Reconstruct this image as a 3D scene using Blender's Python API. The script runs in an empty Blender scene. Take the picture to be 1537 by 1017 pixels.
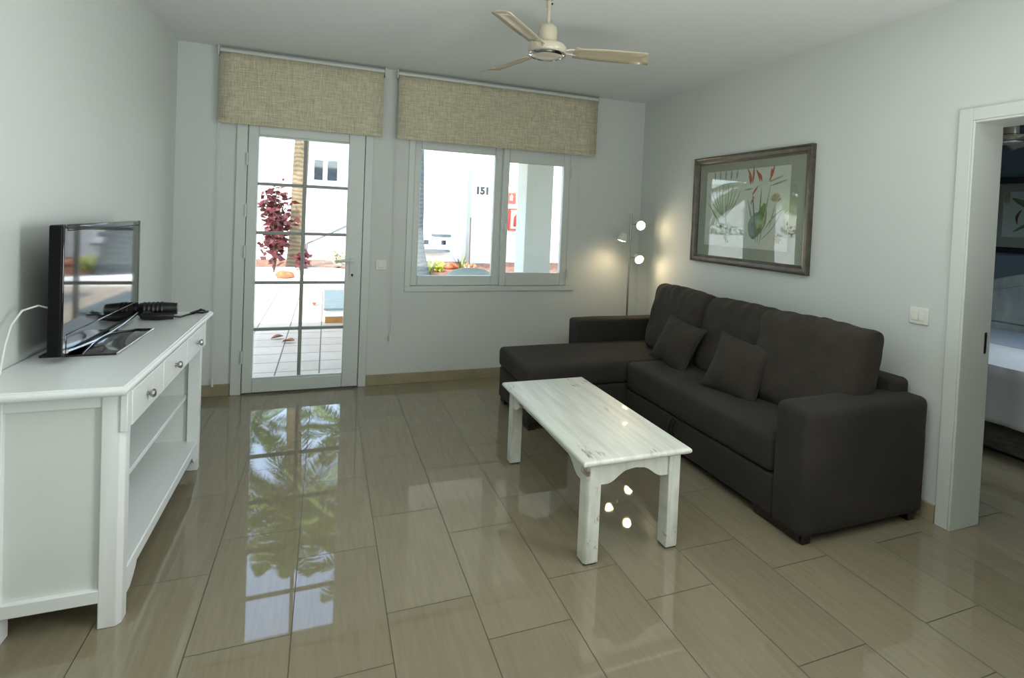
import bpy, bmesh, math, random
from mathutils import Vector, Matrix, noise
random.seed(7)
PI = math.pi
sc = bpy.context.scene
COL = sc.collection

# ------------------------------------------------------------------ colours and materials
def S(h):
    h = h.lstrip('#'); v = [int(h[i:i+2], 16)/255 for i in (0, 2, 4)]
    return tuple((c/12.92 if c <= .04045 else ((c+.055)/1.055)**2.4) for c in v) + (1,)
def new_mat(name):
    m = bpy.data.materials.new(name); m.use_nodes = True
    nt = m.node_tree; b = nt.nodes['Principled BSDF']
    return m, nt, b
def node(nt, t, **k):
    n = nt.nodes.new(t)
    for a, v in k.items(): setattr(n, a, v)
    return n
def mathn(nt, op, a, b=None, c=None):
    n = node(nt, 'ShaderNodeMath', operation=op)
    for i, v in enumerate((a, b, c)):
        if v is None: continue
        if isinstance(v, (int, float)): n.inputs[i].default_value = v
        else: nt.links.new(v, n.inputs[i])
    return n.outputs[0]
def ramp(nt, fac, stops):
    n = node(nt, 'ShaderNodeValToRGB'); e = n.color_ramp.elements
    while len(e) < len(stops): e.new(.5)
    for x, (p, c) in zip(e, stops): x.position = p; x.color = c
    nt.links.new(fac, n.inputs[0]); return n.outputs[0]
def coords(nt, scale=(1, 1, 1), rot=(0, 0, 0), world=True):
    if world: o = node(nt, 'ShaderNodeNewGeometry').outputs['Position']
    else: o = node(nt, 'ShaderNodeTexCoord').outputs['Object']
    m = node(nt, 'ShaderNodeMapping'); m.inputs['Scale'].default_value = scale; m.inputs['Rotation'].default_value = rot
    nt.links.new(o, m.inputs[0]); return m.outputs[0]
def noisen(nt, vec, scale, detail=3, rough=.5):
    n = node(nt, 'ShaderNodeTexNoise'); n.inputs['Scale'].default_value = scale
    n.inputs['Detail'].default_value = detail; n.inputs['Roughness'].default_value = rough
    nt.links.new(vec, n.inputs['Vector']); return n.outputs[0]
def bump(nt, b, h, strength=.2, dist=.01):
    n = node(nt, 'ShaderNodeBump'); n.inputs['Strength'].default_value = strength; n.inputs['Distance'].default_value = dist
    nt.links.new(h, n.inputs['Height']); nt.links.new(n.outputs[0], b.inputs['Normal'])
def basic(name, col, rough=.5, metal=0, var=.0, scale=20, bmp=0, bscale=60, spec=.5, coat=0, world=False, stretch=(1, 1, 1)):
    m, nt, b = new_mat(name); c = S(col)
    b.inputs['Roughness'].default_value = rough; b.inputs['Metallic'].default_value = metal
    b.inputs['Specular IOR Level'].default_value = spec; b.inputs['Coat Weight'].default_value = coat
    v = coords(nt, stretch, world=world)
    n = noisen(nt, v, scale)
    lo = tuple(x*(1-var) for x in c[:3])+(1,); hi = tuple(min(1, x*(1+var)) for x in c[:3])+(1,)
    nt.links.new(ramp(nt, n, [(.3, lo), (.7, hi)]), b.inputs['Base Color'])
    if bmp: bump(nt, b, noisen(nt, v, bscale), bmp, .005)
    return m
M = {}
M['wall'] = basic('wall_paint', '#d0d5d1', .75, var=.015, scale=1.5, bmp=.12, bscale=35, world=True, spec=.25)
M['wallshade'] = basic('blue_grey_wall_shade', '#6d7b84', .8, var=.02, scale=2, world=True, spec=.2)  # dim bedroom shade put into the wall colour
M['ceil'] = basic('ceiling_paint', '#e0e4e3', .8, var=.01, scale=1.5, bmp=.1, bscale=30, world=True, spec=.2)
M['trim'] = basic('white_trim_paint', '#d2d7d1', .4, var=.01, scale=5, bmp=.05, bscale=25)
M['lacquer'] = basic('white_lacquer', '#e2e6e5', .32, var=.015, scale=6, bmp=.06, bscale=30, stretch=(1, .15, 1))
M['lacquer_in'] = basic('white_lacquer_panel', '#d8ddd8', .4, var=.015, scale=6, bmp=.06, bscale=30, stretch=(1, .15, 1))
M['blackgloss'] = basic('black_gloss_plastic', '#0a080c', .06, spec=.6, coat=.5)
M['blackplastic'] = basic('black_plastic', '#101012', .35, var=.1, bmp=.1, bscale=200)
M['blacksatin'] = basic('black_satin_plastic', '#060507', .5, spec=.2)
M['chrome'] = basic('chrome', '#c9ccd0', .08, 1)
M['satin'] = basic('satin_metal', '#aaa9a2', .3, 1)
M['cream'] = basic('cream_enamel', '#b9b19c', .28, var=.02, scale=8, coat=.3)
M['cream2'] = basic('cream_enamel_blade', '#b3a990', .22, var=.03, scale=8, coat=.4, stretch=(.2, 1, 1))
M['darkwood'] = basic('dark_stained_wood', '#241512', .35, var=.3, scale=12, stretch=(1, 1, .2))
M['plastic'] = basic('white_switch_plastic', '#e2e2da', .3, var=.01)
M['cord'] = basic('white_cord_rubber', '#d8dad6', .45, var=.02)
M['bead'] = basic('white_bead_plastic', '#dcdeda', .35, var=.02)
M['door'] = basic('white_aluminium', '#cfd5d0', .35, var=.01, scale=4)
M['muntin'] = basic('grey_muntin_bar', '#8f968f', .4, var=.02, scale=4)
M['plinth'] = basic('beige_skirting_tile', '#9c9277', .2, var=.08, scale=9, world=True)
M['matboard'] = basic('mat_board', '#a3a596', .8, var=.02, scale=30)
M['paper'] = basic('art_paper', '#d9dbd2', .8, var=.03, scale=14)
M['ink_green'] = basic('ink_green', '#6f8558', .8, var=.35, scale=20)
M['ink_blue'] = basic('ink_blue_green', '#8a9a96', .8, var=.3, scale=20)
M['ink_orange'] = basic('ink_orange', '#b8684a', .8, var=.3, scale=40)
M['ink_tan'] = basic('ink_tan', '#b6a98a', .8, var=.2, scale=40)
M['ink_grey'] = basic('ink_grey', '#9ea396', .8, var=.2, scale=40)
M['ink_red'] = basic('ink_dark_red', '#54202c', .8, var=.3, scale=40)
M['duvet'] = basic('white_cotton', '#cfd3d6', .9, var=.02, scale=5, bmp=.3, bscale=14)
M['sheet'] = basic('pale_blue_cotton', '#aebccb', .9, var=.03, scale=5, bmp=.2, bscale=14)
M['stucco'] = basic('white_stucco', '#ecebe9', .9, var=.02, scale=2, bmp=.25, bscale=25, world=True, spec=.1)
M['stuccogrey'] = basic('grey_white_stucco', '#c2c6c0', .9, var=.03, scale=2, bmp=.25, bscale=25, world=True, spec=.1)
M['path'] = basic('pale_concrete', '#e6e2d8', .9, var=.05, scale=4, bmp=.2, bscale=60, world=True)
M['sand'] = basic('pale_sand', '#cbbfa9', .95, var=.12, scale=3, bmp=.4, bscale=40, world=True)
M['darkglass'] = basic('dark_window_glass', '#1d2b36', .05, var=.4, scale=3, spec=.8)
M['rail'] = basic('grey_handrail', '#7c7f82', .4, var=.05)
M['bluepl'] = basic('blue_plastic', '#2f8fc9', .4, var=.05)
M['redsign'] = basic('red_sign', '#d8402f', .5, var=.03)
M['whitesign'] = basic('white_sign', '#f1efe9', .5, var=.02)
M['number'] = basic('dark_number_paint', '#14181a', .5, var=.05)
M['slab'] = basic('grey_stone_slab', '#667273', .7, var=.12, scale=14, bmp=.2, bscale=60)
M['terracotta'] = basic('tan_render', '#94693a', .8, var=.1, scale=14)
M['leafred'] = basic('red_copper_leaf', '#5c2226', .5, var=.55, scale=9, world=True)
M['leafgreen'] = basic('agave_leaf', '#7c8a4a', .5, var=.35, scale=9, world=True)
M['leafyellow'] = basic('yellow_green_leaf', '#c6cf2b', .55, var=.3, scale=9, world=True)
M['leafpale'] = basic('pale_dry_leaf', '#b9b492', .6, var=.3, scale=9, world=True)
M['frond'] = basic('palm_frond_leaf', '#6f8338', .45, var=.45, scale=3, world=True)
M['stem'] = basic('brown_stem', '#5b4636', .8, var=.3, scale=20)
M['deadleaf'] = basic('dry_brown_leaf', '#7b5238', .8, var=.3, scale=30)
M['rock'] = basic('rust_lava_rock', '#a5603f', .95, var=.35, scale=12, bmp=.5, bscale=40)
M['white_plastic'] = basic('white_garden_plastic', '#c3d0d0', .4, var=.02)
M['hedge'] = basic('hedge_leaf', '#4d6a2c', .7, var=.5, scale=5, bmp=.5, bscale=12, world=True)

def mat_bark(name, c1, c2):
    m, nt, b = new_mat(name); v = coords(nt, (1, 1, 1))
    w = node(nt, 'ShaderNodeTexWave'); w.bands_direction = 'Z'; w.inputs['Scale'].default_value = 3.4
    w.inputs['Distortion'].default_value = 6; w.inputs['Detail'].default_value = 3; nt.links.new(v, w.inputs[0])
    nt.links.new(ramp(nt, w.outputs['Fac'], [(.1, S(c1)), (.8, S(c2))]), b.inputs['Base Color'])
    b.inputs['Roughness'].default_value = .95; bump(nt, b, w.outputs['Fac'], .25, .02); return m
M['bark'] = mat_bark('palm_bark', '#6a5c46', '#84745a')
M['barkshade'] = mat_bark('shade_grey_palm_bark', '#464e50', '#525b5c')  # grey is the trunk's shaded side, painted into the bark colour

def mat_linen():
    m, nt, b = new_mat('linen_blind')
    a = noisen(nt, coords(nt, (14, 1, 260), world=True), 1.0, 4); c = noisen(nt, coords(nt, (260, 1, 14), world=True), 1.0, 4)
    s = mathn(nt, 'ADD', a, c); s = mathn(nt, 'MULTIPLY', s, .5)
    nt.links.new(ramp(nt, s, [(.36, S('#a59f86')), (.64, S('#dad3ba'))]), b.inputs['Base Color'])
    b.inputs['Roughness'].default_value = .9; bump(nt, b, s, .35, .004); return m
M['linen'] = mat_linen()

def mat_fabric(name, c1, c2):
    m, nt, b = new_mat(name); v = coords(nt, (1, 1, 1))
    big = noisen(nt, v, 4, 3); fine = noisen(nt, v, 420, 2)
    w1 = noisen(nt, coords(nt, (60, 60, 900)), 1, 2); w2 = noisen(nt, coords(nt, (700, 700, 50)), 1, 2)
    s = mathn(nt, 'ADD', mathn(nt, 'MULTIPLY', big, .5), mathn(nt, 'MULTIPLY', mathn(nt, 'ADD', w1, w2), .25))
    nt.links.new(ramp(nt, s, [(.35, S(c1)), (.65, S(c2))]), b.inputs['Base Color'])
    b.inputs['Roughness'].default_value = .95; b.inputs['Specular IOR Level'].default_value = .15
    b.inputs['Sheen Weight'].default_value = .12; b.inputs['Sheen Roughness'].default_value = .5
    b.inputs['Sheen Tint'].default_value = S('#8d877c')
    bump(nt, b, mathn(nt, 'ADD', w1, mathn(nt, 'MULTIPLY', fine, .5)), .35, .002); return m
M['fabric'] = mat_fabric('charcoal_upholstery', '#302e2b', '#3f3b37')
M['fabric2'] = mat_fabric('charcoal_cushion_cloth', '#35312c', '#443f39')

def mat_worn():
    m, nt, b = new_mat('distressed_white_paint')
    v = coords(nt, (9, 1.6, 5), world=True)
    n1 = noisen(nt, v, 2.6, 5, .62); n2 = noisen(nt, coords(nt, (1, 1, 1), world=True), 3.2, 2)
    k = mathn(nt, 'MULTIPLY', mathn(nt, 'SUBTRACT', mathn(nt, 'ADD', n1, mathn(nt, 'MULTIPLY', n2, .45)), .852), 11)
    worn = mathn(nt, 'MAXIMUM', mathn(nt, 'MINIMUM', k, 1), 0)
    base = ramp(nt, noisen(nt, coords(nt, (30, 2.2, 8), world=True), 1.2, 4), [(.3, S('#c9cdc3')), (.7, S('#e2e4da'))])
    mx = node(nt, 'ShaderNodeMix', data_type='RGBA'); nt.links.new(worn, mx.inputs['Factor'])
    nt.links.new(base, mx.inputs['A']); mx.inputs['B'].default_value = S('#8e7f6e')
    nt.links.new(mx.outputs['Result'], b.inputs['Base Color'])
    b.inputs['Roughness'].default_value = .42; b.inputs['Coat Weight'].default_value = .05
    bump(nt, b, n1, .12, .004); return m
M['worn'] = mat_worn()

def mat_tiles(name, x0, w, L, offs, cA, cB, grout, gw, rough, streak, ior=1.5, spec=.5):
    m, nt, b = new_mat(name)
    pos = node(nt, 'ShaderNodeNewGeometry').outputs['Position']
    sp = node(nt, 'ShaderNodeSeparateXYZ'); nt.links.new(pos, sp.inputs[0]); X, Y = sp.outputs[0], sp.outputs[1]
    u = mathn(nt, 'DIVIDE', mathn(nt, 'SUBTRACT', X, x0), w); k = mathn(nt, 'FLOOR', u)
    odd = mathn(nt, 'ABSOLUTE', mathn(nt, 'MODULO', k, 2))
    off = mathn(nt, 'ADD', offs[0], mathn(nt, 'MULTIPLY', odd, offs[1]-offs[0]))
    v = mathn(nt, 'DIVIDE', mathn(nt, 'SUBTRACT', Y, off), L); r = mathn(nt, 'FLOOR', v)
    def edge(t, size):
        f = mathn(nt, 'FRACT', t); d = mathn(nt, 'MINIMUM', f, mathn(nt, 'SUBTRACT', 1, f))
        return mathn(nt, 'MULTIPLY', d, size)
    d = mathn(nt, 'MINIMUM', edge(u, w), edge(v, L))
    g = mathn(nt, 'LESS_THAN', d, gw)
    cmb = node(nt, 'ShaderNodeCombineXYZ'); nt.links.new(k, cmb.inputs[0]); nt.links.new(r, cmb.inputs[1])
    wn = node(nt, 'ShaderNodeTexWhiteNoise', noise_dimensions='3D'); nt.links.new(cmb.outputs[0], wn.inputs['Vector'])
    vec = node(nt, 'ShaderNodeMapping'); vec.inputs['Scale'].default_value = streak; nt.links.new(pos, vec.inputs[0])
    ad = node(nt, 'ShaderNodeVectorMath', operation='ADD'); nt.links.new(vec.outputs[0], ad.inputs[0])
    sc_ = node(nt, 'ShaderNodeVectorMath', operation='SCALE'); nt.links.new(wn.outputs['Color'], sc_.inputs[0]); sc_.inputs['Scale'].default_value = 30
    nt.links.new(sc_.outputs[0], ad.inputs[1])
    st = noisen(nt, ad.outputs[0], 1, 5, .6)
    t = mathn(nt, 'ADD', mathn(nt, 'MULTIPLY', st, .75), mathn(nt, 'MULTIPLY', wn.outputs['Value'], .25))
    base = ramp(nt, t, [(.3, S(cA)), (.7, S(cB))])
    mx = node(nt, 'ShaderNodeMix', data_type='RGBA'); nt.links.new(g, mx.inputs['Factor'])
    nt.links.new(base, mx.inputs['A']); mx.inputs['B'].default_value = S(grout)
    nt.links.new(mx.outputs['Result'], b.inputs['Base Color'])
    nt.links.new(mathn(nt, 'ADD', rough, mathn(nt, 'MULTIPLY', g, .5)), b.inputs['Roughness'])
    b.inputs['IOR'].default_value = ior; b.inputs['Specular IOR Level'].default_value = spec
    h = mathn(nt, 'SUBTRACT', 1, g)
    bump(nt, b, h, .25, .002)
    return m
M['floor'] = mat_tiles('polished_stone_tile', .235, .30, .6175, (1.845, 1.63), '#817864', '#8e866f', '#3f392c', .0016, .025, (60, 5, 1), ior=1.62, spec=.6)
M['terrace'] = mat_tiles('pale_terrace_tile', -.02, .345, .31, (0, 0), '#b4a490', '#c2b29f', '#6a6053', .006, .6, (6, 6, 1))

def mat_gravel():
    m, nt, b = new_mat('lava_gravel'); v = coords(nt, world=True)
    vo = node(nt, 'ShaderNodeTexVoronoi'); vo.inputs['Scale'].default_value = 14; nt.links.new(v, vo.inputs['Vector'])
    nt.links.new(ramp(nt, noisen(nt, v, 8, 6), [(.3, S('#5a3a2c')), (.55, S('#8c6049')), (.8, S('#b08a6c'))]), b.inputs['Base Color'])
    b.inputs['Roughness'].default_value = .95; bump(nt, b, vo.outputs['Distance'], .8, .05); return m
M['gravel'] = mat_gravel()

def mat_glass():
    m, nt, b = new_mat('window_glass'); nt.nodes.remove(b); out = nt.nodes['Material Output']
    tr = node(nt, 'ShaderNodeBsdfTransparent'); tr.inputs[0].default_value = (.93, .95, .94, 1)
    gl = node(nt, 'ShaderNodeBsdfGlossy'); gl.inputs['Roughness'].default_value = .0
    ge = node(nt, 'ShaderNodeNewGeometry'); dt = node(nt, 'ShaderNodeVectorMath', operation='DOT_PRODUCT')
    nt.links.new(ge.outputs['Incoming'], dt.inputs[0]); nt.links.new(ge.outputs['Normal'], dt.inputs[1])
    g = mathn(nt, 'SUBTRACT', 1, mathn(nt, 'ABSOLUTE', dt.outputs['Value']))
    fr = mathn(nt, 'ADD', .04, mathn(nt, 'MULTIPLY', .9, mathn(nt, 'POWER', g, 5)))
    mx = node(nt, 'ShaderNodeMixShader'); nt.links.new(fr, mx.inputs[0])
    nt.links.new(tr.outputs[0], mx.inputs[1]); nt.links.new(gl.outputs[0], mx.inputs[2])
    nt.links.new(mx.outputs[0], out.inputs[0]); return m
M['glass'] = mat_glass()
def mat_emit(name, col, st):
    m, nt, b = new_mat(name); b.inputs['Base Color'].default_value = S(col)
    b.inputs['Emission Color'].default_value = S(col); b.inputs['Emission Strength'].default_value = st; return m
M['bulb'] = mat_emit('warm_lamp_glow', '#ffe2b0', 5)
M['framewood'] = basic('pewter_frame', '#59554b', .38, .25, var=.25, scale=24, bmp=.2, bscale=60, stretch=(1, 1, 1))
M['frameblack'] = basic('black_frame', '#16171a', .4, var=.1)
M['weave'] = basic('grey_brown_bed_base', '#55524b', .85, var=.3, scale=14, bmp=.3, bscale=60, stretch=(1, 1, 4))
M['headboard'] = basic('worn_white_headboard', '#a9afaa', .5, var=.25, scale=9, bmp=.1, stretch=(1, 1, .3))

# ------------------------------------------------------------------ mesh helpers
class MB:
    def __init__(s): s.v = []; s.f = []; s.m = []; s.mi = 0
    def add(s, vs, fs):
        n = len(s.v); s.v += [tuple(x) for x in vs]; s.f += [tuple(i+n for i in f) for f in fs]; s.m += [s.mi]*len(fs); return s
    def box(s, x0, x1, y0, y1, z0, z1, rot=None, piv=None):
        vs = [Vector((x, y, z)) for z in (z0, z1) for y in (y0, y1) for x in (x0, x1)]
        if rot is not None:
            p = Vector(piv) if piv is not None else Vector(((x0+x1)/2, (y0+y1)/2, (z0+z1)/2))
            vs = [rot @ (q-p)+p for q in vs]
        return s.add(vs, [(0, 2, 3, 1), (4, 5, 7, 6), (0, 1, 5, 4), (2, 6, 7, 3), (0, 4, 6, 2), (1, 3, 7, 5)])
    def prism(s, poly, axis, a, b):
        def P(p, t):
            return {'x': (t, p[0], p[1]), 'y': (p[0], t, p[1]), 'z': (p[0], p[1], t)}[axis]
        n = len(poly); vs = [P(p, a) for p in poly]+[P(p, b) for p in poly]
        return s.add(vs, [tuple(range(n))[::-1], tuple(range(n, 2*n))]+[(i, (i+1) % n, n+(i+1) % n, n+i) for i in range(n)])
    def tube(s, pts, r, n=8, cap=True):
        pts = [Vector(p) for p in pts]; rs = r if isinstance(r, (list, tuple)) else [r]*len(pts)
        vs = []; fs = []; up = Vector((0, 0, 1))
        prev = None
        for i, p in enumerate(pts):
            d = (pts[min(i+1, len(pts)-1)]-pts[max(i-1, 0)]).normalized()
            if prev is None:
                a = d.cross(up)
                if a.length < 1e-3: a = d.cross(Vector((1, 0, 0)))
            else: a = prev - d*prev.dot(d)
            a.normalize(); prev = a; b = d.cross(a)
            for k in range(n):
                t = 2*PI*k/n; vs.append(p+(a*math.cos(t)+b*math.sin(t))*rs[i])
        for i in range(len(pts)-1):
            for k in range(n): fs.append((i*n+k, i*n+(k+1) % n, (i+1)*n+(k+1) % n, (i+1)*n+k))
        if cap: fs += [tuple(range(n))[::-1], tuple(range((len(pts)-1)*n, len(pts)*n))]
        return s.add(vs, fs)
    def lathe(s, prof, c=(0, 0, 0), n=32, mat=None):
        vs = []; fs = []; c = Vector(c)
        for (r, z) in prof:
            for k in range(n):
                t = 2*PI*k/n; q = Vector((r*math.cos(t), r*math.sin(t), z)); vs.append(c+(mat @ q if mat is not None else q))
        for i in range(len(prof)-1):
            for k in range(n): fs.append((i*n+k, i*n+(k+1) % n, (i+1)*n+(k+1) % n, (i+1)*n+k))
        fs += [tuple(range(n))[::-1], tuple(range((len(prof)-1)*n, len(prof)*n))]
        return s.add(vs, fs)
OFF = {}
def obj(name, mb, mats, parent=None, bevel=0, seg=2, smooth=False, sub=0, solid=0):
    me = bpy.data.meshes.new(name)
    off = OFF.get(parent.name, Vector()) if parent else Vector()
    me.from_pydata([tuple(Vector(v)-off) for v in mb.v], [], mb.f)
    if not isinstance(mats, (list, tuple)): mats = [mats]
    for m in mats: me.materials.append(m)
    for p, i in zip(me.polygons, mb.m): p.material_index = i
    bm = bmesh.new(); bm.from_mesh(me)
    if not getattr(mb, 'open', False): bmesh.ops.recalc_face_normals(bm, faces=bm.faces)
    bm.to_mesh(me); bm.free()
    o = bpy.data.objects.new(name, me); COL.objects.link(o)
    if parent: o.parent = parent
    OFF[o.name] = off
    if solid:
        q = o.modifiers.new('solid', 'SOLIDIFY'); q.thickness = solid
    if bevel:
        b = o.modifiers.new('bevel', 'BEVEL'); b.width = bevel; b.segments = seg; b.limit_method = 'ANGLE'; b.angle_limit = .6
        b.harden_normals = False
    if sub:
        q = o.modifiers.new('sub', 'SUBSURF'); q.levels = sub; q.render_levels = sub
    if smooth or bevel:
        for p in me.polygons: p.use_smooth = True
        if bevel and not smooth:
            try: me.set_sharp_from_angle(angle=.9)
            except Exception: pass
        elif smooth:
            try: me.set_sharp_from_angle(angle=.8)
            except Exception: pass
    return o
def tag(o, label=None, cat=None, group=None, kind=None):
    if label: o['label'] = label
    if cat: o['category'] = cat
    if group: o['group'] = group
    if kind: o['kind'] = kind
    return o
def thing(name, label, cat, loc=(0, 0, 0), group=None):
    o = bpy.data.objects.new(name, None); COL.objects.link(o); o.location = loc; o.empty_display_size = .1
    OFF[o.name] = Vector(loc); return tag(o, label, cat, group)
def struct(name, mb, mat, parent=None, label=None, **k):
    o = obj(name, mb, mat, parent, **k)
    if parent is None: o['kind'] = 'structure'
    if label: o['label'] = label
    return o
def local(name, label, cat, loc, group=None):     # thing whose parts are modelled round its own origin
    o = thing(name, label, cat, loc, group); OFF[o.name] = Vector(); return o

# ------------------------------------------------------------------ room numbers (metres)
XL, XR, YB, YF, H = -1.0, 2.776, 4.385, -2.6, 2.505
WT = .19                                    # outer wall thickness
XR2 = 2.955                                 # far face of the inner wall
DX0, DX1, DZ = -.62, .325, 2.06             # door opening
WX0, WX1, WZ0, WZ1 = .60, 2.11, .745, 2.06  # window opening
JY0, JY1, JZ = .74, 1.60, 1.914             # doorway to the bedroom

struct('floor', MB().box(XL-.2, 6.3, YF-.2, YB+WT, -.12, 0), M['floor'], label='polished beige stone tile floor')
struct('ceiling', MB().box(XL-.2, 6.3, YF-.2, YB+WT, H, H+.2), M['ceil'], label='plain off-white ceiling')
struct('wall_left', MB().box(XL-.2, XL, YF, YB, 0, H), M['wall'], label='plain white left wall behind the cabinet')
b = MB()
b.box(XL-.2, DX0, YB, YB+WT, 0, H).box(DX0, DX1, YB, YB+WT, DZ, H).box(DX1, WX0, YB, YB+WT, 0, H)
b.box(WX0, WX1, YB, YB+WT, 0, WZ0).box(WX0, WX1, YB, YB+WT, WZ1, H).box(WX1, 6.3, YB, YB+WT, 0, H)
struct('wall_back', b, M['wall'], label='white wall with garden door and window')
b = MB()
b.box(XR, XR2, JY1, YB, 0, H).box(XR, XR2, JY0, JY1, JZ, H).box(XR, XR2, YF, JY0, 0, H)
struct('wall_right', b, M['wall'], label='white wall behind the sofa with open doorway')
struct('wall_rear', MB().box(XL-.2, 6.3, YF-.2, YF, 0, H), M['wall'], label='white wall behind the camera')
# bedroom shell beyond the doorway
struct('wall_bedroom_far', MB().box(6.1, 6.3, YF, YB, 0, H), M['wallshade'], label='shaded bedroom wall behind the bed')
# skirting
BH = .085
struct('baseboard_back', MB().box(XL, DX0, YB-.012, YB, 0, BH).box(DX1, XR-.012, YB-.012, YB, 0, BH), M['plinth'], bevel=.002)
struct('baseboard_left', MB().box(XL, XL+.012, YF, YB-.012, 0, BH), M['plinth'], bevel=.002)
struct('baseboard_right', MB().box(XR-.012, XR, JY1+.062, YB, 0, BH).box(XR-.012, XR, YF, JY0-.062, 0, BH), M['plinth'], bevel=.002)
# doorway lining and casing
b = MB()
b.box(XR-.016, XR, JY1, JY1+.058, 0, JZ+.058).box(XR-.016, XR, JY0-.058, JY0, 0, JZ+.058).box(XR-.016, XR, JY0, JY1, JZ, JZ+.058)
b.box(XR2, XR2+.016, JY1, JY1+.058, 0, JZ+.058).box(XR2, XR2+.016, JY0-.058, JY0, 0, JZ+.058).box(XR2, XR2+.016, JY0, JY1, JZ, JZ+.058)
b.box(XR-.016, XR2+.016, JY1-.012, JY1, 0, JZ).box(XR-.016, XR2+.016, JY0, JY0+.012, 0, JZ).box(XR-.016, XR2+.016, JY0+.012, JY1-.012, JZ-.012, JZ)
struct('trim_1', b, M['trim'], bevel=.003, label='white casing round the bedroom doorway')
o = obj('strike_plate', MB().box(XR2-.03, XR2-.012, JY1-.0135, JY1-.011, .83, .93), M['satin']); tag(o, 'small metal strike plate on the bedroom door jamb', 'strike plate')

# ------------------------------------------------------------------ garden door
d = struct('door_1', MB().box(-.545, -.477, YB-.03, YB+.03, .012, 1.985).box(.143, .262, YB-.03, YB+.03, .012, 1.985)
           .box(-.477, .143, YB-.03, YB+.03, .012, .108).box(-.477, .143, YB-.03, YB+.03, 1.90, 1.985), M['door'], bevel=.006,
           label='white framed garden door with ten glass panes')
OFF[d.name] = Vector()
struct('door_glass', MB().box(-.477, .143, YB-.002, YB+.002, .108, 1.90), M['glass'], d)
b = MB().box(-.175, -.150, YB-.018, YB+.018, .108, 1.90)
for z in (1.548, 1.19, .822, .476): b.box(-.477, -.175, YB-.014, YB+.014, z-.011, z+.011).box(-.150, .143, YB-.014, YB+.014, z-.011, z+.011)
struct('glazing_bar', b, M['muntin'], d, bevel=.003)
b = MB().box(-.477, .143, YB-.024, YB-.002, .108, .122).box(-.477, .143, YB-.02, YB-.002, 1.888, 1.90)
struct('glazing_bead', b, M['door'], d, bevel=.002)
b = MB()
for z in (1.72, 1.05, .28, 1.35): b.tube([(-.548, YB-.036, z-.045), (-.548, YB-.036, z+.045)], .007, 10)
struct('hinge', b, M['door'], d)
b = MB().box(.175, .215, YB-.038, YB-.03, .845, 1.025).tube([(.195, YB-.036, .995), (.195, YB-.075, .995), (.18, YB-.08, .995), (.075, YB-.08, .992)], .010, 10)
struct('door_handle', b, M['door'], d, label='pale lever handle', bevel=.002)
struct('keyhole', MB().lathe([(.009, -.002), (.009, .002)], (.197, YB-.0395, .884), 12, Matrix.Rotation(PI/2, 3, 'X')).box(.1945, .1995, YB-.0415, YB-.0375, .868, .884), M['blackplastic'], d)
b = MB().box(DX0, -.549, YB-.022, YB+WT-.03, 0, DZ).box(.266, DX1, YB-.022, YB+WT-.03, 0, DZ).box(-.549, .266, YB-.022, YB+WT-.03, 1.99, DZ)
b.box(-.549, .266, YB+.034, YB+.06, .0, .02).box(-.549, -.52, YB+.032, YB+.06, .02, 1.99).box(.24, .266, YB+.032, YB+.06, .02, 1.99).box(-.549, .266, YB+.032, YB+.06, 1.96, 1.99)
struct('trim_2', b, M['door'], bevel=.004, label='white frame round the garden door')

# ------------------------------------------------------------------ window
w = struct('window_1', MB().box(WX0, WX1, YB-.012, YB+.10, WZ0, .79).box(WX0, .648, YB-.012, YB+.10, .79, WZ1)
           .box(2.02, WX1, YB-.012, YB+.10, .79, WZ1).box(.648, 2.02, YB-.012, YB+.10, 2.0, WZ1).box(1.36, 1.43, YB+.071, YB+.095, .79, 2.0), M['door'], bevel=.004,
           label='white framed two-part window under the right blind')
OFF[w.name] = Vector()
def sash(x0, x1, gx0, gx1, gz0, gz1, yo):
    b = MB().box(x0, gx0, YB+yo, YB+yo+.05, .792, 1.998).box(gx1, x1, YB+yo, YB+yo+.05, .792, 1.998)
    b.box(gx0, gx1, YB+yo, YB+yo+.05, .792, gz0).box(gx0, gx1, YB+yo, YB+yo+.05, gz1, 1.998)
    s = struct('window_sash', b, M['door'], w, bevel=.006)
    struct('pane', MB().box(gx0, gx1, YB+yo+.022, YB+yo+.026, gz0, gz1), M['glass'], s)
    return s
sash(.650, 1.392, .703, 1.331, .873, 1.905, .02)
s2 = sash(1.396, 2.018, 1.451, 1.957, .905, 1.853, -.018)
struct('sash_lock', MB().box(1.408, 1.432, YB-.034, YB-.018, 1.27, 1.36).tube([(1.42, YB-.034, 1.33), (1.42, YB-.05, 1.33), (1.425, YB-.055, 1.25)], .007, 8), M['door'], s2, bevel=.003)
struct('hinge', MB().tube([(2.03, YB-.028, 1.76), (2.03, YB-.028, 1.84)], .007, 10).tube([(2.03, YB-.028, .86), (2.03, YB-.028, .94)], .007, 10), M['door'], s2)

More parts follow.
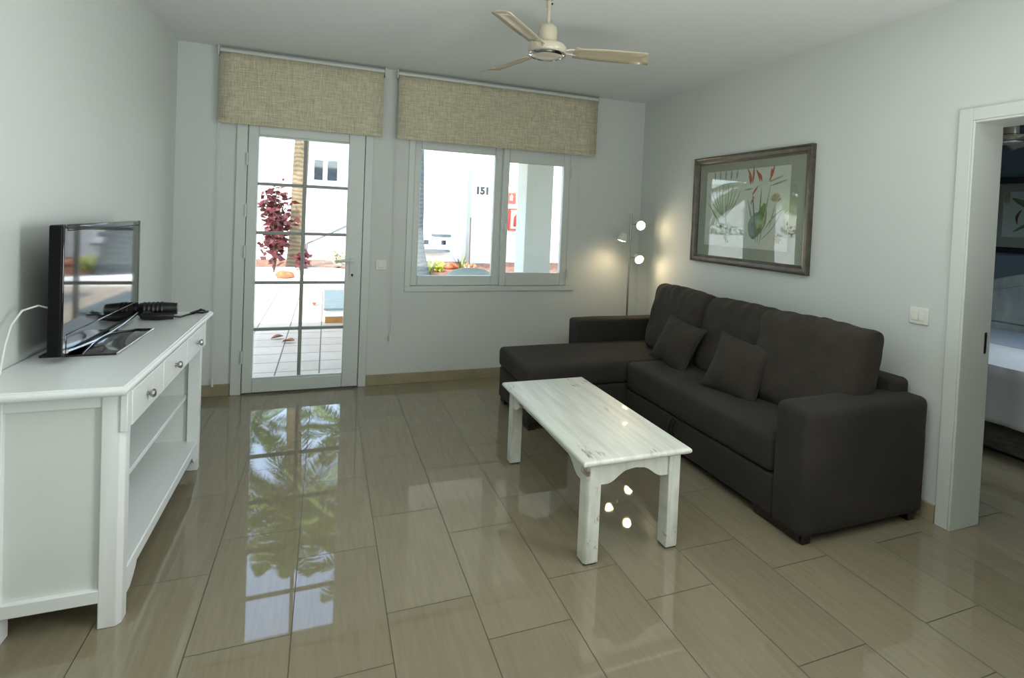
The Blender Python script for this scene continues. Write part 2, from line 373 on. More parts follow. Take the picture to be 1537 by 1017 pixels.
# ------------------------------------------------------------------ roller blinds
def blind(x0, x1, label, chain_x, chain_z):
    t = thing('roller_blind', label, 'blind', ((x0+x1)/2, YB, 2.47), 'linen roller blinds over door and window')
    yc = YB-.045
    rt = Matrix.Rotation(PI/2, 3, 'Y')
    obj('roller_tube', MB().lathe([(.019, -(x1-x0)/2+.01), (.019, (x1-x0)/2-.01)], ((x0+x1)/2, yc, 2.468), 20, rt), M['door'], t, smooth=True)
    zb = 1.962
    me = MB(); nx, nz = 12, 10; vs = []; fs = []
    for i in range(nz+1):
        for j in range(nx+1):
            x = x0+.014+(x1-x0-.028)*j/nx; z = 2.455-(2.455-zb)*i/nz
            vs.append((x, yc-.021+.002*math.sin(j*1.3)*math.sin(i*.5), z))
    for i in range(nz):
        for j in range(nx): fs.append((i*(nx+1)+j, i*(nx+1)+j+1, (i+1)*(nx+1)+j+1, (i+1)*(nx+1)+j))
    me.add(vs, fs); me.open = True
    obj('blind_fabric', me, M['linen'], t, solid=.0015, smooth=True)
    obj('hem_bar', MB().box(x0+.014, x1-.014, yc-.025, yc-.016, zb-.002, zb+.022), M['linen'], t, bevel=.003)
    for x in (x0, x1-.008):
        obj('bracket', MB().box(x, x+.008, yc-.024, YB, 2.43, 2.497), M['door'], t, bevel=.002)
    b = MB()
    for dx in (-.006, .006): b.tube([(chain_x+dx, yc+.012, 2.46), (chain_x+dx, yc+.024, chain_z+.03)], .0016, 6)
    b.lathe([(.002, -.03), (.009, -.025), (.010, 0), (.006, .02), (.002, .034)], (chain_x, yc+.024, chain_z), 14)
    obj('bead_chain', b, M['bead'], t)
    return t
blind(-.745, .395, 'beige linen roller blind above the garden door', -.752+.02, .10)
blind(.48, 2.255, 'wide beige linen roller blind above the window', .50, .38)

# ------------------------------------------------------------------ switches
t = thing('light_switch', 'square white light switch between the door and the window', 'switch', (.414, YB, .962))
obj('switch_plate', MB().box(.372, .456, YB-.009, YB, .92, 1.004), M['plastic'], t, bevel=.004)
obj('rocker', MB().box(.390, .438, YB-.014, YB-.009, .938, .986), M['plastic'], t, bevel=.003)
t = thing('light_switch', 'white wall switch on the right wall beside the bedroom doorway', 'switch', (XR, 1.79, .976))
obj('switch_plate', MB().box(XR-.009, XR, 1.745, 1.838, .935, 1.017), M['plastic'], t, bevel=.004)
obj('rocker', MB().box(XR-.014, XR-.009, 1.79, 1.824, .953, .999), M['plastic'], t, bevel=.003)
obj('rocker', MB().box(XR-.013, XR-.009, 1.762, 1.788, .953, .999), M['plastic'], t, bevel=.003)

# ------------------------------------------------------------------ ceiling fan
def fan(cx, cy, label, zb=2.215, R=.52, angs=(-14, 107, 226), dark=False):
    t = thing('ceiling_fan', label, 'fan', (cx, cy, H))
    obj('canopy', MB().lathe([(.042, H), (.042, H-.010), (.034, H-.028), (.016, H-.04)], (cx, cy, 0)), M['cream'], t, smooth=True)
    r = obj('rod', MB().tube([(cx, cy, H-.045), (cx, cy, zb+.12)], .0095, 14).tube([(cx, cy, H-.075), (cx, cy, H-.045)], .013, 14), M['cream'], t, smooth=True)
    obj('screw', MB().lathe([(.005, -.004), (.005, .004)], (cx+.012, cy-.008, H-.06), 10, Matrix.Rotation(PI/2, 3, 'X')), M['blackplastic'], r)
    obj('motor_housing', MB().lathe([(.016, zb+.135), (.03, zb+.128), (.043, zb+.115), (.046, zb+.10), (.046, zb+.036)], (cx, cy, 0)), M['cream'], t, smooth=True)
    obj('vent_slot', MB().lathe([(.045, zb+.026), (.045, zb+.037)], (cx, cy, 0)), M['blackplastic'], t)
    h = obj('hub', MB().lathe([(.04, zb+.028), (.09, zb+.024), (.096, zb+.016), (.096, zb-.008), (.086, zb-.022), (.05, zb-.034), (.01, zb-.038)], (cx, cy, 0), 40), M['cream'], t, smooth=True)
    obj('hub_ring', MB().lathe([(.088, zb-.018), (.094, zb-.020), (.090, zb-.026), (.078, zb-.03), (.074, zb-.024)], (cx, cy, 0), 40), M['chrome'], h, smooth=True)
    for a in angs:
        A = Matrix.Rotation(math.radians(a), 3, 'Z'); P = Matrix.Rotation(math.radians(-14), 3, 'X')
        c = Vector((cx, cy, zb))
        def tf(x, y, z): return c + A @ (P @ Vector((x, y, z)))
        vs = []; fs = []; n = 10
        for i in range(n+1):
            x = .135+(R-.135)*i/n; wd = .043+.012*min(1, i/4)
            for j in range(5):
                y = -wd+2*wd*j/4; xx = x + (.035*(j/4-.5) if i == n else 0)
                cam = .007*(1-(y/wd)**2)
                vs.append(tf(xx, y, cam)); 
        for i in range(n):
            for j in range(4): fs.append((i*5+j, (i+1)*5+j, (i+1)*5+j+1, i*5+j+1))
        m = MB().add(vs, fs); m.open = True
        bl = obj('blade', m, M['cream2'], t, solid=.004, smooth=True)
        b = MB()
        for sg in (-1, 1): b.tube([tf(.085, sg*.012, .0), tf(.115, sg*.02, .004), tf(.15, sg*.026, .004)], .0045, 8)
        b.add([tf(.14, -.036, .003), tf(.17, -.036, .003), tf(.17, .036, .003), tf(.14, .036, .003), tf(.14, -.036, .009), tf(.17, -.036, .009), tf(.17, .036, .009), tf(.14, .036, .009)],
              [(3, 2, 1, 0), (4, 5, 6, 7), (0, 1, 5, 4), (1, 2, 6, 5), (2, 3, 7, 6), (3, 0, 4, 7)])
        obj('blade_bracket', b, M['cream'], bl)
    return t
fan(1.0, 2.5, 'cream three-blade ceiling fan in the middle of the living room')
fan(4.42, 2.32, 'shaded ceiling fan in the bedroom beyond the doorway', zb=2.07, angs=(20, 140, 262))

# ------------------------------------------------------------------ cabinet
cab = thing('sideboard', 'long white sideboard with three drawers and open shelves under the television', 'cabinet', (-.78, 2.65, 0))
CX0, CX1, CY0, CY1, CT = -.975, -.585, 2.05, 3.215, .797
# top with moulded edge
prof = [(0, .767), (.012, .767), (.016, .770), (.02, .775), (.022, .782), (.020, .788), (.014, .793), (.012, .7935), (.010, .797), (0, .797)]
def moulded(x0, x1, y0, y1, pr, mat, name, parent):
    b = MB(); vs = []; n = len(pr)
    for (sx, sy) in ((0, 0), (1, 0), (1, 1), (0, 1)):
        for (o_, z) in pr:
            vs.append(((x1+o_ if sx else x0-o_), (y1+o_ if sy else y0-o_), z))
    fs = []
    for c in range(4):
        for i in range(n-1):
            a = c*n+i; e = ((c+1) % 4)*n+i; fs.append((a, e, e+1, a+1))
    fs.append((0, n, 2*n, 3*n)); fs.append((n-1, 2*n-1, 3*n-1, 4*n-1))
    b.add(vs, fs); return obj(name, b, mat, parent, smooth=True)
moulded(-.978, -.587, 2.012, 3.335, prof, M['lacquer'], 'cabinet_top', cab)
def post(x0, x1, y0, y1, ch, outx, outy):
    # square post, one outer corner chamfered
    pts = [[x0, y0], [x1, y0], [x1, y1], [x0, y1]]
    poly = []
    for (x, y) in pts:
        if (x == (x1 if outx > 0 else x0)) and (y == (y1 if outy > 0 else y0)):
            c = [(x-outx*ch, y), (x, y-outy*ch)]
            if (outx > 0) == (outy > 0): c = c[::-1]
            poly += c
        else: poly.append((x, y))
    return poly
for (x0, x1, y0, y1, ox, oy) in ((-.648, CX1, CY0, CY0+.055, 1, -1), (CX0+.09, CX0+.035, CY0, CY0+.055, -1, -1),
                                 (-.64, CX1, CY1-.05, CY1, 1, 1), (CX0, CX0+.055, CY1-.05, CY1, -1, 1)):
    a, c = min(x0, x1), max(x0, x1)
    if ox < 0 and oy < 0: a, c = CX0, CX0+.082
    obj('leg', MB().prism(post(a, c, y0, y1, .014, ox, oy), 'z', 0, .767), M['lacquer'], cab, bevel=.003)
# near side: rails and recessed panel, and the far side
for (y0, y1, yp0, yp1) in ((CY0+.004, CY0+.03, CY0+.016, CY0+.028), (CY1-.03, CY1-.004, CY1-.03, CY1-.016)):
    s = obj('side_panel', MB().box(CX0+.06, -.645, yp0, yp1, .09, .765), M['lacquer_in'], cab)
    obj('rail', MB().box(CX0+.06, -.645, y0, y1, .718, .766), M['lacquer'], s, bevel=.003)
    obj('rail', MB().box(CX0+.06, -.645, y0-.004, y1, .085, .128), M['lacquer'], s, bevel=.003)
obj('back_panel', MB().box(CX0, CX0+.012, CY0+.03, CY1-.03, .12, .765), M['lacquer_in'], cab)
obj('bottom_shelf', MB().box(CX0+.012, -.592, CY0+.03, CY1-.03, .135, .155), M['lacquer'], cab, bevel=.002)
obj('middle_shelf', MB().box(CX0+.012, -.645, CY0+.03, CY1-.03, .375, .395), M['lacquer'], cab, bevel=.003)
obj('drawer_case', MB().box(CX0+.012, -.592, CY0+.03, CY1-.03, .628, .766), M['lacquer'], cab)
# scalloped apron under the bottom shelf
ya, yb_ = CY0+.05, CY1-.045
pts = [(ya, .153), (yb_, .153), (yb_, .062)]
for i in range(9): pts.append((yb_-.05-.07*i/8, .062+.05*(i/8)**1.5 if i < 8 else .112))
for i in range(9): pts.append((ya+.12-.07*i/8, .112-.05*(i/8)**.66))
pts.append((ya, .062))
obj('apron', MB().prism(pts, 'x', -.607, -.589), M['lacquer'], cab, bevel=.002)
obj('stile', MB().box(-.598, -.577, 2.044, 2.082, .636, .765), M['lacquer'], cab, bevel=.003)
obj('stile', MB().box(-.598, -.577, 3.205, 3.238, .636, .765), M['lacquer'], cab, bevel=.003)
for (y0, y1, yk) in ((2.086, 2.438, 2.235), (2.448, 2.820, 2.61), (2.830, 3.202, 3.015)):
    dr = obj('drawer', MB().box(-.592, -.575, y0, y1, .642, .760), M['lacquer'], cab, bevel=.003)
    obj('knob', MB().lathe([(.007, 0), (.006, .008), (.012, .012), (.016, .019), (.013, .026), (.004, .028)], (-.575, yk, .700), 8, Matrix.Rotation(PI/2, 3, 'Y')), M['satin'], dr)

# ------------------------------------------------------------------ television
tv = thing('television', 'black flat-screen television with glossy base standing on the white sideboard', 'television', (-.82, 2.65, CT))
obj('casing', MB().box(-.893, -.853, 2.312, 3.135, .822, 1.283), M['blacksatin'], tv, bevel=.006)
obj('screen', MB().box(-.856, -.8515, 2.345, 3.112, .895, 1.262), M['blackgloss'], tv)
b = MB().box(-.860, -.850, 2.318, 2.345, .82, 1.285).box(-.866, -.851, 3.112, 3.137, .82, 1.285).box(-.866, -.851, 2.345, 3.112, 1.262, 1.285)
obj('bezel', b, M['blackgloss'], tv, bevel=.004)
obj('lower_bezel', MB().box(-.866, -.849, 2.345, 3.112, .836, .895), M['blackgloss'], tv, bevel=.004)
b = MB(); pts = []
for i in range(13):
    y = 2.345+.767*i/12; pts.append((-.848, y, .834-.020*math.sin(PI*i/12)))
b.tube(pts, .007, 8); obj('silver_trim', b, M['chrome'], tv, smooth=True)
obj('stand_neck', MB().box(-.895, -.862, 2.60, 2.80, CT+.01, .85), M['blackgloss'], tv, bevel=.006)
b = MB(); n = 14; vs = []; fs = []
for i in range(n+1):
    for j in range(7):
        y = 2.42+.455*i/n; x = -.955+.232*j/6
        hgt = CT+.008+.014*math.sin(PI*i/n)*math.sin(PI*min(1, (6-j)/5.))
        vs.append((x, y, hgt))
for i in range(n):
    for j in range(6): fs.append((i*7+j, i*7+j+1, (i+1)*7+j+1, (i+1)*7+j))
k = len(vs)
vs += [(-.955, 2.42, CT), (-.723, 2.42, CT), (-.723, 2.875, CT), (-.955, 2.875, CT)]
fs += [(k, k+3, k+2, k+1), tuple([k, k+1]+[j for j in range(6, -1, -1)]), tuple([k+2, k+3]+[n*7+j for j in range(7)]),
       tuple([k+1, k+2]+[i*7+6 for i in range(n, -1, -1)]), tuple([k+3, k]+[i*7 for i in range(n+1)])]
b.add(vs, fs); bs = obj('stand_base', b, M['blackgloss'], tv, smooth=True)
obj('base_edge', MB().tube([(-.722, 2.42, CT+.006), (-.722, 2.875, CT+.006)], .0035, 8), M['chrome'], bs)
o = obj('power_cord', MB().tube([(-.895, 2.36, .985), (-.93, 2.345, 1.0), (-.955, 2.30, .99), (-.962, 2.25, .95), (-.964, 2.22, .89), (-.966, 2.205, .83), (-.966, 2.20, .80)], .0035, 8), M['cord'], smooth=True)
tag(o, 'thin white cord curving from the back of the television down to the sideboard', 'cord')

# ------------------------------------------------------------------ hair dryer
hd = thing('hair_dryer', 'black hair dryer lying at the far end of the white sideboard', 'hair dryer', (-.76, 3.2, CT))
ax = Vector((.165, .02, 0)); c0 = Vector((-.865, 3.18, CT+.041)); dirn = ax.normalized()
rot = Vector((0, 0, 1)).rotation_difference(dirn).to_matrix()
obj('barrel', MB().lathe([(.028, 0), (.034, .006), (.036, .03), (.036, .10), (.033, .13), (.029, .165), (.024, .166)], c0, 24, rot), M['blackplastic'], hd, smooth=True)
b = MB()
for i in range(5): b.lathe([(.036, .0+.018*i), (.0385, .004+.018*i), (.0385, .009+.018*i), (.036, .013+.018*i)], c0+dirn*.075*0+dirn*.02, 24, rot)
obj('grip_ring', b, M['blackplastic'], hd, smooth=True)
obj('handle', MB().tube([c0+Vector((.05, -.03, -.012)), c0+Vector((.04, -.06, -.02)), c0+Vector((.10, -.078, -.022)), c0+Vector((.165, -.06, -.024))], [.018, .019, .018, .014], 14), M['blackplastic'], hd, smooth=True)
cz = CT+.005
b = MB().tube([(-.70, 3.12, CT+.016), (-.68, 3.16, cz), (-.66, 3.22, cz), (-.64, 3.26, cz), (-.615, 3.29, cz+.014), (-.60, 3.315, cz+.004), (-.63, 3.31, cz+.004), (-.655, 3.27, cz), (-.63, 3.245, cz+.006), (-.60, 3.27, cz), (-.585, 3.31, cz)], .005, 8)
obj('dryer_cord', b, M['blackplastic'], hd, smooth=True)

# ------------------------------------------------------------------ coffee table
ct = thing('coffee_table', 'distressed white wooden coffee table in front of the dark sofa', 'table', (1.22, 2.36, 0))
prof2 = [(0, .412), (.010, .412), (.018, .418), (.021, .425), (.019, .433), (.013, .438), (0, .440)]
moulded(.985, 1.452, 1.856, 2.862, prof2, M['worn'], 'tabletop', ct)
LX0, LX1, LY0, LY1, LG = .998, 1.448, 1.868, 2.858, .070
for x in (LX0, LX1-LG+.006):
    for y in (LY0, LY1-LG):
        b = MB().prism(post(x, x+LG-.006, y, y+LG-.006, .010, 1 if x > 1.2 else -1, 1 if y > 2 else -1), 'z', .006, .412)
        lg = obj('leg', b, M['worn'], ct, bevel=.004)
        obj('foot_pad', MB().box(x+.006, x+LG-.012, y+.006, y+LG-.012, 0, .0065), M['blackplastic'], lg)
def scallop(a, c, z_lo, z_hi, top):
    L = c-a; pts = [(a, top), (a, z_lo)]
    n = 10
    e = min(.12, L*.34)
    pts.append((a+e*.3, z_lo))
    for i in range(1, n+1):
        t = i/n; pts.append((a+e*.3+e*.9*t, z_lo+(z_hi-z_lo)*(.5-.5*math.cos(PI*t))))
    m = (a+c)/2; pts.append((m, z_hi+.004))
    for (x, z) in pts[-2:1:-1]: pts.append((a+c-x, z))
    pts += [(c, z_lo), (c, top)]
    return pts
for y in (LY0+.008, LY1-.026-.006): obj('apron', MB().prism(scallop(LX0+.06, LX1-.058, .318, .365, .412), 'y', y, y+.018), M['worn'], ct, bevel=.002)
for x in (LX0+.008, LX1-.026): obj('apron', MB().prism(scallop(LY0+.06, LY1-.06, .318, .370, .412), 'x', x, x+.018), M['worn'], ct, bevel=.002)

# ------------------------------------------------------------------ sofa
sofa = thing('corner_sofa', 'charcoal fabric corner sofa with chaise against the right wall', 'sofa', (2.3, 2.8, 0))
def pillow(W, Hh, T, pinch=.0, p=3.0, q=.5, seed=0, wr=.006, n=26, e=.004, dome=.0):
    """soft cushion in its own frame: x width, z height, y thickness"""
    vs = []; fs = []
    for side in (1, -1):
        for i in range(n+1):
            for j in range(n+1):
                u = math.sin((2*j/n-1)*PI/2); v = math.sin((2*i/n-1)*PI/2)
                x = u*W/2*(1-pinch*(1-v*v)); z = v*Hh/2*(1-pinch*(1-u*u))
                t = (max(0, (1-abs(u)**p)*(1-abs(v)**p)))**q
                w = noise.noise(Vector((x*9+seed, z*9, side*3+seed)))*.6+noise.noise(Vector((x*26, z*14+seed, side)))*.35
                w += 1.15*math.sin(x*60+4*noise.noise(Vector((x*6, z*6, seed))))*max(0, v-.35)*(1-abs(u))
                y = side*(T/2*t + e + wr*w*min(1, t*1.6)*(1.0 if t > .02 else 0))
                z2 = z + dome*(1-u*u)*max(0, v) + wr*.6*noise.noise(Vector((u*5+seed, side, v*4)))*abs(v)
                vs.append((x, y, z2))
    N = (n+1)**2
    for i in range(n):
        for j in range(n):
            a = i*(n+1)+j; fs.append((a, a+1, a+n+2, a+n+1)); fs.append((N+a, N+a+n+1, N+a+n+2, N+a+1))
    ring = [j for j in range(n+1)]+[i*(n+1)+n for i in range(1, n+1)]+[n*(n+1)+j for j in range(n-1, -1, -1)]+[i*(n+1) for i in range(n-1, 0, -1)]
    for k in range(len(ring)):
        a, c = ring[k], ring[(k+1) % len(ring)]; fs.append((a, N+a, N+c, c))
    return vs, fs
def rbox(x0, x1, y0, y1, z0, z1, r, n=(10, 10, 4), amp=.004, seed=0, crown=0.0):
    """upholstered block: rounded box, finely gridded, slightly uneven"""
    bm = bmesh.new(); vs = []; fs = []
    cx, cy, cz = (x0+x1)/2, (y0+y1)/2, (z0+z1)/2; hx, hy, hz = (x1-x0)/2, (y1-y0)/2, (z1-z0)/2
    idx = {}
    def vert(i, j, k):
        key = (i, j, k)
        if key in idx: return idx[key]
        def co(a, N, h):
            m = r/h; t = 2*a/N-1
            if a == 0: return -h
            if a == N: return h
            steps = [-1, -1+m*.12, -1+m*.5, -1+m*1.0]
            inner = N-6
            if a <= 3: return h*steps[a]
            if N-a <= 3: return -h*steps[N-a]
            return h*((-1+m)+(2-2*m)*(a-3)/inner)
        p = Vector((co(i, NX, hx), co(j, NY, hy), co(k, NZ, hz)))
        q = Vector((max(-hx+r, min(hx-r, p.x)), max(-hy+r, min(hy-r, p.y)), max(-hz+r, min(hz-r, p.z))))
        d = p-q
        if d.length > 1e-9:
            m_ = max(abs(d.x), abs(d.y), abs(d.z)); p = q+d.normalized()*min(m_ if d.length > 0 else 0, r) if True else p
            nn = d.normalized()
        else: nn = Vector()
        w = noise.noise(Vector((p.x*5+seed, p.y*5, p.z*5)))*.7+noise.noise(Vector((p.x*17, p.y*17+seed, p.z*17)))*.3
        p = p+nn*amp*w
        if crown and p.z > 0: p.z += crown*(1-(p.x/hx)**2)*(1-(p.y/hy)**4)
        idx[key] = len(vs); vs.append((p.x+cx, p.y+cy, p.z+cz)); return idx[key]
    NX, NY, NZ = n[0]+6, n[1]+6, n[2]+6
    for i in range(NX):
        for j in range(NY):
            for k, f in ((0, 0), (NZ, 1)):
                q = [vert(i, j, k), vert(i+1, j, k), vert(i+1, j+1, k), vert(i, j+1, k)]; fs.append(tuple(q))
    for i in range(NX):
        for k in range(NZ):
            for j in (0, NY): fs.append((vert(i, j, k), vert(i+1, j, k), vert(i+1, j, k+1), vert(i, j, k+1)))
    for j in range(NY):
        for k in range(NZ):
            for i in (0, NX): fs.append((vert(i, j, k), vert(i, j+1, k), vert(i, j+1, k+1), vert(i, j, k+1)))
    bm.free()
    return MB().add(vs, fs)
FX = 1.955
SY0, SY1 = 1.695, 3.965
obj('armrest', rbox(FX, 2.745, SY0, SY0+.185, .035, .600, .035, (10, 4, 8), .004, 1, .006), M['fabric'], sofa, smooth=True)
obj('armrest', rbox(1.875, 2.745, 3.80, SY1, .045, .590, .030, (10, 4, 8), .004, 2, .004), M['fabric'], sofa, smooth=True)
obj('seat_base', rbox(FX+.012, 2.70, SY0+.185, 3.185, .045, .232, .014, (6, 12, 3), .003, 3), M['fabric'], sofa, smooth=True)
obj('seat_cushion', rbox(FX+.002, 2.62, SY0+.187, 3.183, .236, .425, .038, (10, 16, 3), .005, 4, .010), M['fabric'], sofa, smooth=True)
obj('chaise_base', rbox(1.245, 2.70, 3.19, 3.80, .045, .268, .016, (10, 6, 3), .003, 5), M['fabric'], sofa, smooth=True)
obj('chaise_cushion', rbox(1.232, 2.62, 3.186, 3.80, .270, .418, .036, (14, 8, 3), .005, 6, .008), M['fabric'], sofa, smooth=True)
obj('back_frame', rbox(2.62, 2.75, SY0+.10, SY1-.05, .10, .665, .03, (4, 14, 6), .004, 7), M['fabric'], sofa, smooth=True)
b = MB()
vs = [(FX-.001, 2.60, .232), (FX-.016, 2.605, .20), (FX-.018, 2.61, .155), (FX-.001, 2.615, .14)]
b.tube(vs, .006, 6); b.tube([(x, y+.035, z) for x, y, z in vs], .006, 6)
obj('pull_strap', b, M['blackplastic'], sofa)
for i, (y0, y1, lean, zc) in enumerate(((1.785, 2.425, 12, .652), (2.345, 2.975, 13, .640), (2.95, 3.60, 13, .650))):
    vs, fs = pillow(y1-y0, .51, .235, pinch=.012, p=7, q=.36, seed=i*7.3, wr=.017, n=46, dome=.018)
    R_ = Matrix.Rotation(math.radians(-90), 3, 'Z'); Lr = Matrix.Rotation(math.radians(lean), 3, 'Y')
    c = Vector(((2.425, 2.475, 2.465)[i], (y0+y1)/2, zc))
    vs2 = []
    for v in vs:
        q = Matrix.Rotation(math.radians((4, 0, -5)[i]), 3, 'Z') @ (Lr @ (R_ @ Vector(v))); vs2.append(q+c)
    obj('back_cushion', MB().add(vs2, fs), M['fabric2'], sofa, smooth=True)
for (x, y) in ((FX+.03, SY0+.02), (2.66, SY0+.02), (1.265, 3.21), (1.265, 3.72), (2.66, 3.90), (1.94, 3.90), (1.30, 3.215)):
    if (x, y) == (1.30, 3.215): continue
    obj('foot', MB().box(x, x+.05, y, y+.09, 0, .05), M['darkwood'], sofa, bevel=.002)
obj('foot', MB().box(FX+.02, FX+.06, SY0+.03, SY0+.30, 0.012, .05), M['darkwood'], sofa, bevel=.002)

def throw(name, label, loc, size, rz, lean, roll, seed):
    t = local(name, label, 'cushion', loc, 'small throw cushions on the sofa')
    vs, fs = pillow(size, size, .15, pinch=.11, p=2.2, q=.62, seed=seed, wr=.013, n=26)
    m = MB().add([Matrix.Rotation(roll, 3, 'Y') @ Vector(v) for v in vs], fs)
    o = obj('cushion_cover', m, M['fabric2'], t, smooth=True)
    ring = []
    for k in range(0, 81):
        a = k/80*4; s_ = int(a) % 4; f = (a-int(a))*2-1
        if k == 80: s_, f = 0, -1
        g = math.sin(f*PI/2)
        u, v = [(g, -1), (1, g), (-g, 1), (-1, -g)][s_]
        ring.append(Matrix.Rotation(roll, 3, 'Y') @ Vector((u*size/2*(1-.11*(1-v*v)), 0, v*size/2*(1-.11*(1-u*u)))))
    obj('piping', MB().tube(ring, .004, 6, cap=False), M['fabric2'], t, smooth=True)
    t.rotation_euler = (lean, 0, rz)
    return t
throw('throw_cushion', 'small dark throw cushion propped near the chaise, farther one of the pair', (2.235, 3.00, .580), .335, math.radians(-78), math.radians(-24), math.radians(11), 3.1)
throw('throw_cushion', 'small dark throw cushion in the middle of the sofa, nearer one of the pair', (2.225, 2.42, .575), .345, math.radians(-70), math.radians(-24), math.radians(8), 8.7)

# ------------------------------------------------------------------ floor lamp
fl = thing('floor_lamp', 'slim metal floor lamp with three lit spot heads in the corner behind the sofa', 'lamp', (2.567, 4.2, 0))
LXx, LY = 2.567, 4.2
obj('base', MB().lathe([(.12, 0), (.12, .012), (.11, .02), (.012, .024)], (LXx, LY, 0), 36), M['satin'], fl, smooth=True)
obj('pole', MB().tube([(LXx, LY, .02), (LXx, LY, 1.465)], .0085, 12), M['satin'], fl, smooth=True)
def head(z, sx, aim, power):
    hub = Vector((LXx+sx*.085, LY-.01, z))
    aim = Vector(aim).normalized(); rot = Vector((0, 0, 1)).rotation_difference(aim).to_matrix()
    a = obj('arm', MB().tube([(LXx, LY, z+.004), (LXx+sx*.055, LY-.004, z+.006)], .005, 8), M['satin'], fl)
    h = obj('lamp_shade', MB().lathe([(.012, -.045), (.028, -.04), (.033, -.02), (.036, .01), (.043, .03), (.041, .03), (.034, .008), (.01, .006)], hub, 24, rot), M['trim'], fl, smooth=True)
    obj('bulb', MB().lathe([(.030, .012), (.034, .024), (.028, .031), (.008, .035)], hub, 24, rot), M['bulb'], h, smooth=True)
    L = bpy.data.lights.new('lamp_glow', 'SPOT'); L.energy = power; L.color = (1, .76, .46); L.shadow_soft_size = .03
    L.spot_size = 2.5; L.spot_blend = .9
    lo = bpy.data.objects.new('lamp_glow', L); COL.objects.link(lo); lo.location = hub+aim*.045
    lo.rotation_euler = Vector((0, 0, -1)).rotation_difference(aim).to_euler()
    lo.parent = h; OFFp = OFF[fl.name]; lo.location = lo.location-OFFp
head(1.362, 1, (-.15, -.85, -.12), 1.4)
head(1.245, -1, (-.25, .05, -1), 1.4)
head(1.062, 1, (-.1, -.8, -.35), 1.4)

# ------------------------------------------------------------------ framed picture on the right wall
def picture(name, label, X, y0, y1, z0, z1, fw, mat, paper, art, sgn=-1, parts=()):
    t = thing(name, label, 'picture', (X, (y0+y1)/2, (z0+z1)/2))
    b = MB()
    P = [(0, 0), (0, .030), (.010, .034), (.018, .026), (.040, .022), (.050, .014), (fw, .010), (fw, 0)]
    cor = [(y0, z0, 1, 1), (y1, z0, -1, 1), (y1, z1, -1, -1), (y0, z1, 1, -1)]
    vs = []; n = len(P); fs = []
    for (y, z, sy, sz) in cor:
        for (o_, d) in P: vs.append((X+sgn*d, y+sy*o_*fw/.06 if o_ < fw else y+sy*fw, z+sz*(o_*fw/.06 if o_ < fw else fw)))
    for c in range(4):
        for i in range(n-1): a = c*n+i; e = ((c+1) % 4)*n+i; fs.append((a, e, e+1, a+1))
    b.add(vs, fs); obj('frame', b, mat, t)
    f = fw-.004
    obj('mat_board', MB().box(*sorted((X, X+sgn*.004)), y0+f, y1-f, z0+f, z1-f), M['matboard'], t)
    m = MB().box(*sorted((X+sgn*.004, X+sgn*.0046)), *paper)
    a = art(X+sgn*.0052, sgn)
    sh = obj('art_print', m, M['paper'], t)
    a.open = True
    obj('painted_flower', a, [M[k] for k in ('ink_green', 'ink_blue', 'ink_orange', 'ink_tan', 'ink_grey', 'ink_red')], sh)
    obj('picture_glass', MB().box(*sorted((X+sgn*.0075, X+sgn*.0085)), y0+f, y1-f, z0+f, z1-f), M['glass'], t)
    return t
def leafshape(m, X, base, tip, w, mi, bend=.0, n=10):
    """flat painted blade from base to tip (y,z)"""
    b, t = Vector(base), Vector(tip); d = t-b; nrm = Vector((-d.y, d.x)).normalized(); vs = []; fs = []
    for i in range(n+1):
        s = i/n; c = b+d*s+nrm*bend*math.sin(PI*s); ww = w*math.sin(PI*min(1, s*.92+.04))**.8
        vs += [(X, (c+nrm*ww).x, (c+nrm*ww).y), (X, (c-nrm*ww).x, (c-nrm*ww).y)]
    for i in range(n): fs.append((2*i, 2*i+1, 2*i+3, 2*i+2))
    m.mi = mi; m.add(vs, fs)
